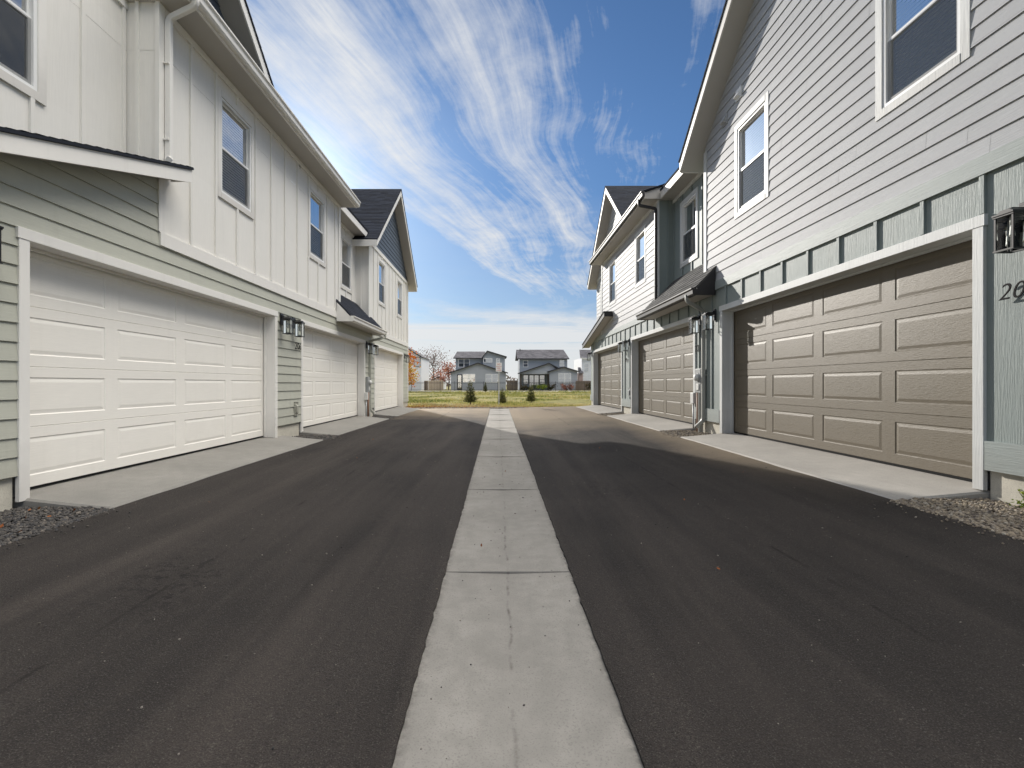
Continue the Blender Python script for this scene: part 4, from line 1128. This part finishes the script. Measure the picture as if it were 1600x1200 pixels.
wood_fence(7.2-.3, 8.9-5.9+.0+4.6-.4, 84.5, 1.75, woodd, 'brown wooden fence between the two grey houses') if False else None
wood_fence(1.6+.0, 3.6, 86.0, 1.8, woodd, 'brown wooden fence between the two grey houses')
wood_fence(13.6, 16.5, 83.0, 1.7, woodd, 'dark wooden fence right of the right grey house')

hs_grey = paint('far_grey_siding', (0.40,0.415,0.44), var=.05); hs_blue = paint('far_blue_grey_siding', (0.33,0.36,0.395), var=.05)
hs_white = paint('far_white_siding', (0.80,0.81,0.83), var=.04); hs_roof = shingle_mat('far_grey_shingle', (0.13,0.125,0.135)); hs_dark = plain('far_dark_trim', (0.035,0.035,0.04))
def X(px, Y): return (px-778)*Y/741
def Zp(py, Y): return (600-py)*Y/741 - (-1.135)           # height above the far ground
def house_window(root, x0, x1, z0, z1, y, mull=0, blind=True, frame='vinyl', split=True):
    m = MB(); t = .09
    for (a, b, c, d) in ((x0-t,x0,z0-t,z1+t),(x1,x1+t,z0-t,z1+t),(x0,x1,z0-t,z0),(x0,x1,z1,z1+t)): m.box((a,y-.06,c), (b,y+.02,d))
    for k in range(mull):
        xm = x0+(x1-x0)*(k+1)/(mull+1); m.box((xm-.07,y-.055,z0), (xm+.07,y+.02,z1))
    if split: m.box((x0,y-.05,(z0+z1)/2-.03), (x1,y+.02,(z0+z1)/2+.03))
    w = m.build('window', M[frame] if frame in M else frame, root)
    p = MB(); p.face([(x0,y-.03,z0),(x1,y-.03,z0),(x1,y-.03,z1),(x0,y-.03,z1)]); p.build('pane', M['farglass'], w)
    if blind:
        p = MB(); zb = z0+(z1-z0)*(.45 if blind is True else blind); p.face([(x0,y-.012,zb),(x1,y-.012,zb),(x1,y-.012,z1),(x0,y-.012,z1)]); p.build('blind', M['blind'], w)
        p = MB(); p.face([(x0,y-.006,z0),(x1,y-.006,z0),(x1,y-.006,zb),(x0,y-.006,zb)]); p.build('reveal', M['room'], w)
    else:
        p = MB(); p.face([(x0,y-.006,z0),(x1,y-.006,z0),(x1,y-.006,z1),(x0,y-.006,z1)]); p.build('reveal', M['room'], w)
M['farglass'] = glass_mat('far_window_glass', (0.75,0.8,0.82), 1.2, .35)
def hwall(root, name, x0, x1, y0, y1, z0, z1, mat, gable=None, gy=None):
    """box body with lap lines on its front; gable=(xc, zpeak) puts a gable on the front"""
    m = MB(); rnd = random.Random(int(abs(x0)*100))
    fr = Frame((0,y0,0), (1,0,0), (0,-1,0))
    lap(m, fr, x0, x1, z0, z1, e=.2, rnd=rnd)
    m.box((x0,y0+.01,z0), (x1,y1,z1))
    if gable:
        xc, zp = gable; s0 = (zp-z1)/(xc-x0); s1 = (zp-z1)/(x1-xc)
        lap(m, fr, x0, x1, z1, zp-.02, e=.2, lo=lambda z: xc-(zp-z)/s0, hi=lambda z: xc+(zp-z)/s1, rnd=rnd)
        m.prism([(x0,z1),(x1,z1),(xc,zp)], 'y', y0+.01, y1)
    return m.build(name, mat, root)
def gable_roof(root, x0, x1, z1, xc, zp, y0, y1, ov=.35, t=.16):
    m = MB()
    for (xe, ) in ((x0,), (x1,)):
        s = (zp-z1)/abs(xc-xe); d = -1 if xe < xc else 1; xo = xe+d*ov
        zo = z1-s*ov
        A, B, C_, D = (xo,y0-ov,zo+.05), (xo,y1,zo+.05), (xc,y1,zp+.05), (xc,y0-ov,zp+.05)
        shingled(m, A, B, C_, D, e=.25, tabs=.6, t=.04)
    r = m.build('roof', hs_roof, root)
    m = MB()
    for xe in (x0, x1):
        s = (zp-z1)/abs(xc-xe); d = -1 if xe < xc else 1; xo = xe+d*ov; zo = z1-s*ov
        m.prism([(xo,zo),(xc,zp),(xc,zp-t),(xo,zo-t)], 'y', y0-ov-.02, y0-ov+.02)
    m.build('fascia', hs_dark, r); return r
def houseA():
    Y = 84.0; x = lambda p: X(p, Y); z = lambda p: Zp(p, Y)
    r = empty('house', (0,0,FZ), 0, 'left grey two storey house with off-centre upper gable beyond the metal fence', 'house', 'grey houses beyond the metal fence')
    # two-storey body: plain bay left, gabled bay right
    hwall(r, 'upper_wall', x(710.3), x(758), Y+2, Y+9, 0, z(559.5), hs_blue)
    hwall(r, 'upper_wall', x(754.5), x(789), Y+1.2, Y+9, 0, z(556.0), hs_blue, gable=(x(761), z(547.5)))
    hwall(r, 'ground_floor_wall', x(704.5), x(790.5), Y, Y+4, 0, z(581.5), hs_grey, gable=(x(747), z(567.0)))
    gable_roof(r, x(754.5), x(789), z(556.0), x(761), z(547.5), Y+1.2, Y+9)
    gable_roof(r, x(704.5), x(790.5), z(581.5), x(747), z(567.0), Y, Y+4)
    m = MB(); shingled(m, (x(707),Y+1.5,z(558.5)), (x(757),Y+1.5,z(558.5)), (x(757),Y+5.5,z(549)+.35), (x(710),Y+5.5,z(549)+.35), e=.25, tabs=.6)
    ro = m.build('roof', hs_roof, r); m = MB(); m.box((x(707),Y+1.44,z(559.8)), (x(754),Y+1.50,z(558.3))); m.build('fascia', hs_dark, ro)
    for px, py in ((731, 551), (776, 553)):
        m = MB(); m.tube([(x(px),Y+4.5,z(py)-.5),(x(px),Y+4.5,z(py)+.1)], .07, 8); m.build('roof_vent', M['galv'], r)
    house_window(r, x(715.5), x(732), z(572.5), z(560.5), Y+2, 1, frame='vinyl')
    house_window(r, x(755.7), x(768.3), z(565.2), z(559.8), Y+1.2, 0, False, split=False)
    house_window(r, x(776), x(780.3), z(566), z(560), Y+1.2, 0, False)
    house_window(r, x(723.8), x(741.8), z(597.3), z(585), Y, 1, .5)
    house_window(r, x(759.5), x(777.7), z(597.3), z(585), Y, 1, .35)
    m = MB(); m.box((x(714.3),Y-.05,.05), (x(722.2),Y+.02,z(585))); d = m.build('door', hs_dark, r)
    m = MB(); m.face([(x(715.6),Y-.055,.35),(x(720.9),Y-.055,.35),(x(720.9),Y-.055,z(586.3)),(x(715.6),Y-.055,z(586.3))]); m.build('pane', M['farglass'], d)
houseA()
def houseB():
    Y = 85.0; x = lambda p: X(p, Y); z = lambda p: Zp(p, Y)
    r = empty('house', (0,0,FZ), 0, 'right grey two storey house with long roof and covered patio beyond the fence', 'house', 'grey houses beyond the metal fence')
    hwall(r, 'upper_wall', x(812.5), x(889), Y+2, Y+9, 0, z(559.5), hs_blue)
    m = MB(); shingled(m, (x(808),Y+1.5,z(559.5)), (x(891.5),Y+1.5,z(559.5)), (x(887),Y+5.5,z(546)+.35), (x(808.5),Y+5.5,z(546)+.35), e=.25, tabs=.6)
    shingled(m, (x(808),Y+9.8,z(559.5)), (x(891.5),Y+9.8,z(559.5)), (x(887),Y+5.5,z(546)+.35), (x(808.5),Y+5.5,z(546)+.35), e=.5, tabs=2)
    ro = m.build('roof', hs_roof, r); m = MB(); m.box((x(808),Y+1.44,z(560.8)), (x(891.5),Y+1.50,z(559.2))); m.build('fascia', hs_dark, ro)
    m = MB(); m.prism([(Y+1.6,z(560.0)),(Y+9.6,z(560.0)),(Y+5.5,z(546))], 'x', x(812.6), x(814)); m.prism([(Y+1.6,z(560.0)),(Y+9.6,z(560.0)),(Y+5.5,z(546))], 'x', x(886), x(888.9)); m.build('gable_wall', hs_blue, r)
    for px, py in ((814.5, 543), (846, 549), (862, 547.5)):
        m = MB(); m.tube([(x(px),Y+4.8,z(py)-.9),(x(px),Y+4.8,z(py)+.1)], .09, 8); m.build('roof_vent', M['galv'] if px > 820 else hs_dark, r)
    # patio bay: roof carried on posts, wall and doors set back
    hwall(r, 'patio_gable', x(812), x(876), Y-.6, Y-.4, z(584.5), z(583), hs_grey, gable=(x(857), z(567.5)))
    gable_roof(r, x(812), x(886), z(582.5), x(857), z(567.5), Y-.6, Y+2)
    for px in (813.5, 856): m = MB(); m.box((x(px)-.14,Y-.6,0), (x(px)+.14,Y-.32,z(584))); m.build('porch_post', M['bark'], r)
    hwall(r, 'ground_floor_wall', x(857.5), x(900.5), Y-1.2, Y+4, 0, z(580), hs_grey, gable=(x(879), z(573.5)))
    gable_roof(r, x(857.5), x(900.5), z(580), x(879), z(573.5), Y-1.2, Y+3)
    house_window(r, x(819), x(825.5), z(572.3), z(563.2), Y+2, 0, False)
    house_window(r, x(877), x(883.5), z(571.3), z(562), Y+2, 0, .3)
    house_window(r, x(872), x(889.8), z(597.8), z(584), Y-1.2, 1, .4)
    house_window(r, x(819), x(826.2), z(600), z(585.8), Y+2, 0, .5, frame=hs_dark)
    house_window(r, x(828.5), x(843), .15, z(586), Y+2, 1, .7, frame=hs_dark, split=False)
    house_window(r, x(845), x(852.5), z(600), z(586), Y+2, 0, .5, frame=hs_dark)
houseB()
def houseC():
    Y = 74.0; x = lambda p: X(p, Y); z = lambda p: Zp(p, Y)
    Y = 80.5
    r = empty('house', (0,0,FZ), 0, 'white two storey house with a sloping roof edge past the end of the left row', 'house')
    x0, x1 = X(600,Y), X(658.5,Y); zt = Zp(557,Y); zl = Zp(540,Y)+2.2
    m = MB(); fr = Frame((0,Y,0),(1,0,0),(0,-1,0)); xc = X(612,Y); zp = Zp(525,Y)
    r_ = hwall(r, 'wall', x0-6, x1, Y, Y+9, 0, zt, hs_white, gable=((x0-6+x1)/2, zt+(x1-x0+6)/2*.60))
    gable_roof(r, x0-6, x1, zt, (x0-6+x1)/2, zt+(x1-x0+6)/2*.60, Y, Y+9, ov=.25)
    house_window(r, X(647.5,Y), X(656.2,Y), Zp(572.5,Y), Zp(558.8,Y), Y, 0, .45, frame=hs_dark)
    house_window(r, X(634.5,Y), X(643.2,Y), Zp(599,Y), Zp(590.5,Y), Y, 0, .2, frame=hs_dark)
houseC()
def houseD():
    Y = 88.0; x = lambda p: X(p, Y); z = lambda p: Zp(p, Y)
    r = empty('house', (0,0,FZ), 0, 'pale house with dark roof half hidden behind the far end of the right row', 'house')
    hwall(r, 'wall', x(909), x(940), Y, Y+9, 0, z(559), hs_white)
    m = MB(); shingled(m, (x(906),Y-.4,z(559.5)), (x(943),Y-.4,z(559.5)), (x(943),Y+4,z(544)), (x(911),Y+4,z(544)), e=.25, tabs=.6)
    ro = m.build('roof', hs_roof, r); m = MB(); m.box((x(906),Y-.46,z(560.6)), (x(943),Y-.4,z(559.3))); m.build('fascia', M['vinyl'], ro)
    house_window(r, x(914), x(919), z(580), z(568), Y, 0, .5)
    hwall(r, 'porch_wall', x(904), x(910), Y-.5, Y+3, 0, z(583), paint('far_pink_siding', (0.45,0.33,0.30)))
    m = MB(); shingled(m, (x(902.5),Y-.8,z(583.5)), (x(911),Y-.8,z(583.5)), (x(911),Y+1.5,z(573.5)), (x(905),Y+1.5,z(573.5)), e=.25, tabs=.6); m.build('porch_roof', hs_roof, r)
houseD()
def shed():
    Y = 100.0
    r = empty('shed', (0,0,FZ), 0, 'tiny white shed roof showing above the tan wooden fence', 'shed')
    hwall(r, 'wall', X(676,Y), X(694,Y), Y, Y+4, 0, Zp(594,Y), hs_white, gable=(X(684,Y), Zp(588,Y)))
    gable_roof(r, X(676,Y), X(694,Y), Zp(594,Y), X(684,Y), Zp(588,Y), Y, Y+4, ov=.2)
shed()
# far tree line: a low uneven belt that reads as one mass
def treeline():
    m = MB(); rnd = random.Random(77)
    for i in range(2600):
        x = rnd.uniform(-90, 90); y = rnd.uniform(190, 235)
        hmax = 3.2+1.6*math.sin(x*.13)+1.1*math.sin(x*.37+1)
        leaf(m, (x, y, FZ+max(0,hmax)*rnd.random()), rnd.uniform(.35,.8), rnd, rnd.random())
    tag(m.build('treeline', leaf_mat('far_tree_line', [(0.12,0.09,0.07),(0.18,0.13,0.10),(0.10,0.10,0.07)], .2)), kind='stuff')
treeline()

# ------------------------------------------------------------------ sun, sky, camera
SUN_DIR = Vector((-1.0, 2.25, .92)).normalized()            # towards the sun
el = math.asin(SUN_DIR.z); az = math.atan2(SUN_DIR.x, SUN_DIR.y)   # clockwise from +Y
sun = bpy.data.lights.new('sun', 'SUN'); sun.energy = 5.0; sun.angle = R(.53); sun.color = (1.0, .945, .865)
so = bpy.data.objects.new('sun', sun); COL.objects.link(so)
so.rotation_euler = (-SUN_DIR).to_track_quat('-Z', 'Y').to_euler(); so.location = (-20, 50, 30)

w = bpy.data.worlds.new('World'); scn.world = w; w.use_nodes = True
t = w.node_tree; t.nodes.clear()
wo = t.nodes.new('ShaderNodeOutputWorld'); bg = t.nodes.new('ShaderNodeBackground'); t.links.new(bg.outputs[0], wo.inputs[0])
bg.inputs[1].default_value = 0.10
sky = t.nodes.new('ShaderNodeTexSky'); sky.sky_type = 'NISHITA'; sky.sun_disc = False
sky.sun_elevation = el; sky.sun_rotation = az; sky.altitude = 800; sky.air_density = 1.0; sky.dust_density = 0.6; sky.ozone_density = 2.5
tc = t.nodes.new('ShaderNodeTexCoord'); sep = t.nodes.new('ShaderNodeSeparateXYZ'); t.links.new(tc.outputs['Generated'], sep.inputs[0])
dx, dy, dz = sep.outputs
zc = math_(t, 'MAXIMUM', dz, 0.02)
px = math_(t, 'DIVIDE', dx, zc); py = math_(t, 'DIVIDE', dy, zc)
# along / across the cirrus streaks on the cloud deck
ca = math_(t, 'ADD', math_(t, 'MULTIPLY', px, .287), math_(t, 'MULTIPLY', py, .958))
cb = math_(t, 'SUBTRACT', math_(t, 'MULTIPLY', px, .958), math_(t, 'MULTIPLY', py, .287))
def comb(a, b, sa, sb, off=0.0):
    n = t.nodes.new('ShaderNodeCombineXYZ'); t.links.new(math_(t, 'MULTIPLY', a, sa), n.inputs[0]); t.links.new(math_(t, 'MULTIPLY', b, sb), n.inputs[1]); n.inputs[2].default_value = off
    return n.outputs[0]
warp = noise(t, comb(ca, cb, .7, .8), 1.0, 2, .5)
warp2 = noise(t, comb(ca, cb, .8, .9, 5.5), 1.0, 2, .5)
cbw = math_(t, 'ADD', cb, math_(t, 'MULTIPLY', math_(t, 'SUBTRACT', warp, .5), .36))
caw = math_(t, 'ADD', ca, math_(t, 'MULTIPLY', math_(t, 'SUBTRACT', warp2, .5), .35))
streak = noise(t, comb(caw, cbw, .42, 3.2), 1.7, 5, .55, .05)
fibre = noise(t, comb(caw, cbw, .9, 19), 1.8, 5, .65, .0)
puff = noise(t, comb(caw, cbw, 2.6, 3.6, 3.3), 2.1, 8, .70, .10)
band = ramp(t, math_(t, 'DIVIDE', math_(t, 'ADD', cbw, 2.0), 3.0), [(.0,.10),(.2,.15),(.265,.80),(.36,.95),(.42,.72),(.45,.55),(.51,.85),(.56,.70),(.61,.20),(.65,.12),(.71,.44),(.76,.50),(.81,.86),(1.0,.6)])
lenz = noise(t, comb(ca, cb, .9, 1.1, 7.7), 1.3, 3, .5)
dens = math_(t, 'ADD', math_(t, 'MULTIPLY', streak, .75), math_(t, 'ADD', math_(t, 'MULTIPLY', puff, .46), math_(t, 'MULTIPLY', fibre, .40)))
dens = math_(t, 'ADD', math_(t, 'SUBTRACT', math_(t, 'ADD', dens, math_(t, 'MULTIPLY', band, .50)), 1.03), math_(t, 'MULTIPLY', math_(t, 'SUBTRACT', lenz, .5), .55))
cm = math_(t, 'MULTIPLY', dens, 2.3, clamp=True)
cm = math_(t, 'MULTIPLY', cm, ramp(t, dz, [(.10,0.0),(.22,1.0)]))
# low bank of thin cloud near the horizon, one lens-shaped streak above it
lowb = noise(t, comb(px, py, .10, .30, 9), 1.2, 6, .6, .2)
lowm = math_(t, 'MULTIPLY', ramp(t, lowb, [(.40,0.0),(.58,.95)]), ramp(t, dz, [(.0,.9),(.12,1.0),(.16,.6),(.20,.0)]))
lowc = noise(t, comb(px, py, .42, .30, 2), 1.3, 6, .65, .2)
dzn = math_(t, 'ADD', dz, math_(t, 'MULTIPLY', math_(t, 'SUBTRACT', lowc, .5), .24))
haze = ramp(t, dzn, [(0.0,.95),(.10,.84),(.14,.40),(.17,.18),(.34,.0)])
cover = math_(t, 'MAXIMUM', math_(t, 'MAXIMUM', math_(t, 'MULTIPLY', cm, .88), lowm), haze)
tint = mixc(t, 1.0, sky.outputs[0], (0.72,0.95,1.16), 'MULTIPLY')
tint = mixc(t, 1.0, tint, ramp(t, dz, [(.0,.62),(.45,1.0)]), 'MULTIPLY')
skyc = mixc(t, cover, tint, (7.9,8.0,8.1))
# brightening of thin cloud and haze round the sun
vd = t.nodes.new('ShaderNodeVectorMath'); vd.operation = 'DOT_PRODUCT'; vd.inputs[1].default_value = SUN_DIR; t.links.new(tc.outputs['Generated'], vd.inputs[0])
dot = math_(t, 'MAXIMUM', vd.outputs['Value'], 0.0)
glow = math_(t, 'ADD', math_(t, 'MULTIPLY', math_(t, 'POWER', dot, 260), 9.0), math_(t, 'MULTIPLY', math_(t, 'POWER', dot, 30), 1.0))
gc = t.nodes.new('ShaderNodeVectorMath'); gc.operation = 'SCALE'; gc.inputs[0].default_value = (1.0,.95,.86); t.links.new(glow, gc.inputs['Scale'])
skyc = mixc(t, 1.0, skyc, gc.outputs[0], 'ADD')
# added fill light: unseen bright sky over the right row, lifts the shaded row
sky_fill = math_(t, 'MULTIPLY', ramp(t, math_(t, 'ADD', dz, math_(t, 'MULTIPLY', math_(t, 'SUBTRACT', streak, .5), .10)), [(.63,0.0),(.70,.25),(.79,1.0),(.88,.75),(1.0,.20)]), math_(t, 'ADD', .75, math_(t, 'MULTIPLY', puff, .5)))
sky_fill = math_(t, 'MULTIPLY', sky_fill, ramp(t, math_(t, 'ADD', math_(t, 'MULTIPLY', dx, .5), .5), [(.45,.12),(.72,1.0)]))
skyc = mixc(t, math_(t, 'MULTIPLY', sky_fill, 1.0, clamp=True), skyc, (96.0,92.0,85.0))
t.links.new(skyc, bg.inputs[0])

cam = bpy.data.cameras.new('camera'); co = bpy.data.objects.new('camera', cam); COL.objects.link(co)
cam.sensor_width = 36; cam.lens = 741/1600*36; cam.clip_start = .05; cam.clip_end = 3000
co.location = (0,0,CAMZ); co.rotation_euler = (R(90),0,0)
cam.shift_x = (800-778)/1600; cam.shift_y = 0.0
scn.camera = co
scn.view_settings.view_transform = 'Standard'; scn.view_settings.look = 'None'; scn.view_settings.exposure = 0; scn.view_settings.gamma = 1
scn.render.engine = 'CYCLES'
cy = scn.cycles
cy.use_denoising = True; cy.max_bounces = 8; cy.diffuse_bounces = 4; cy.glossy_bounces = 4; cy.transparent_max_bounces = 16
cy.caustics_reflective = False; cy.sample_clamp_indirect = 8; cy.caustics_refractive = False
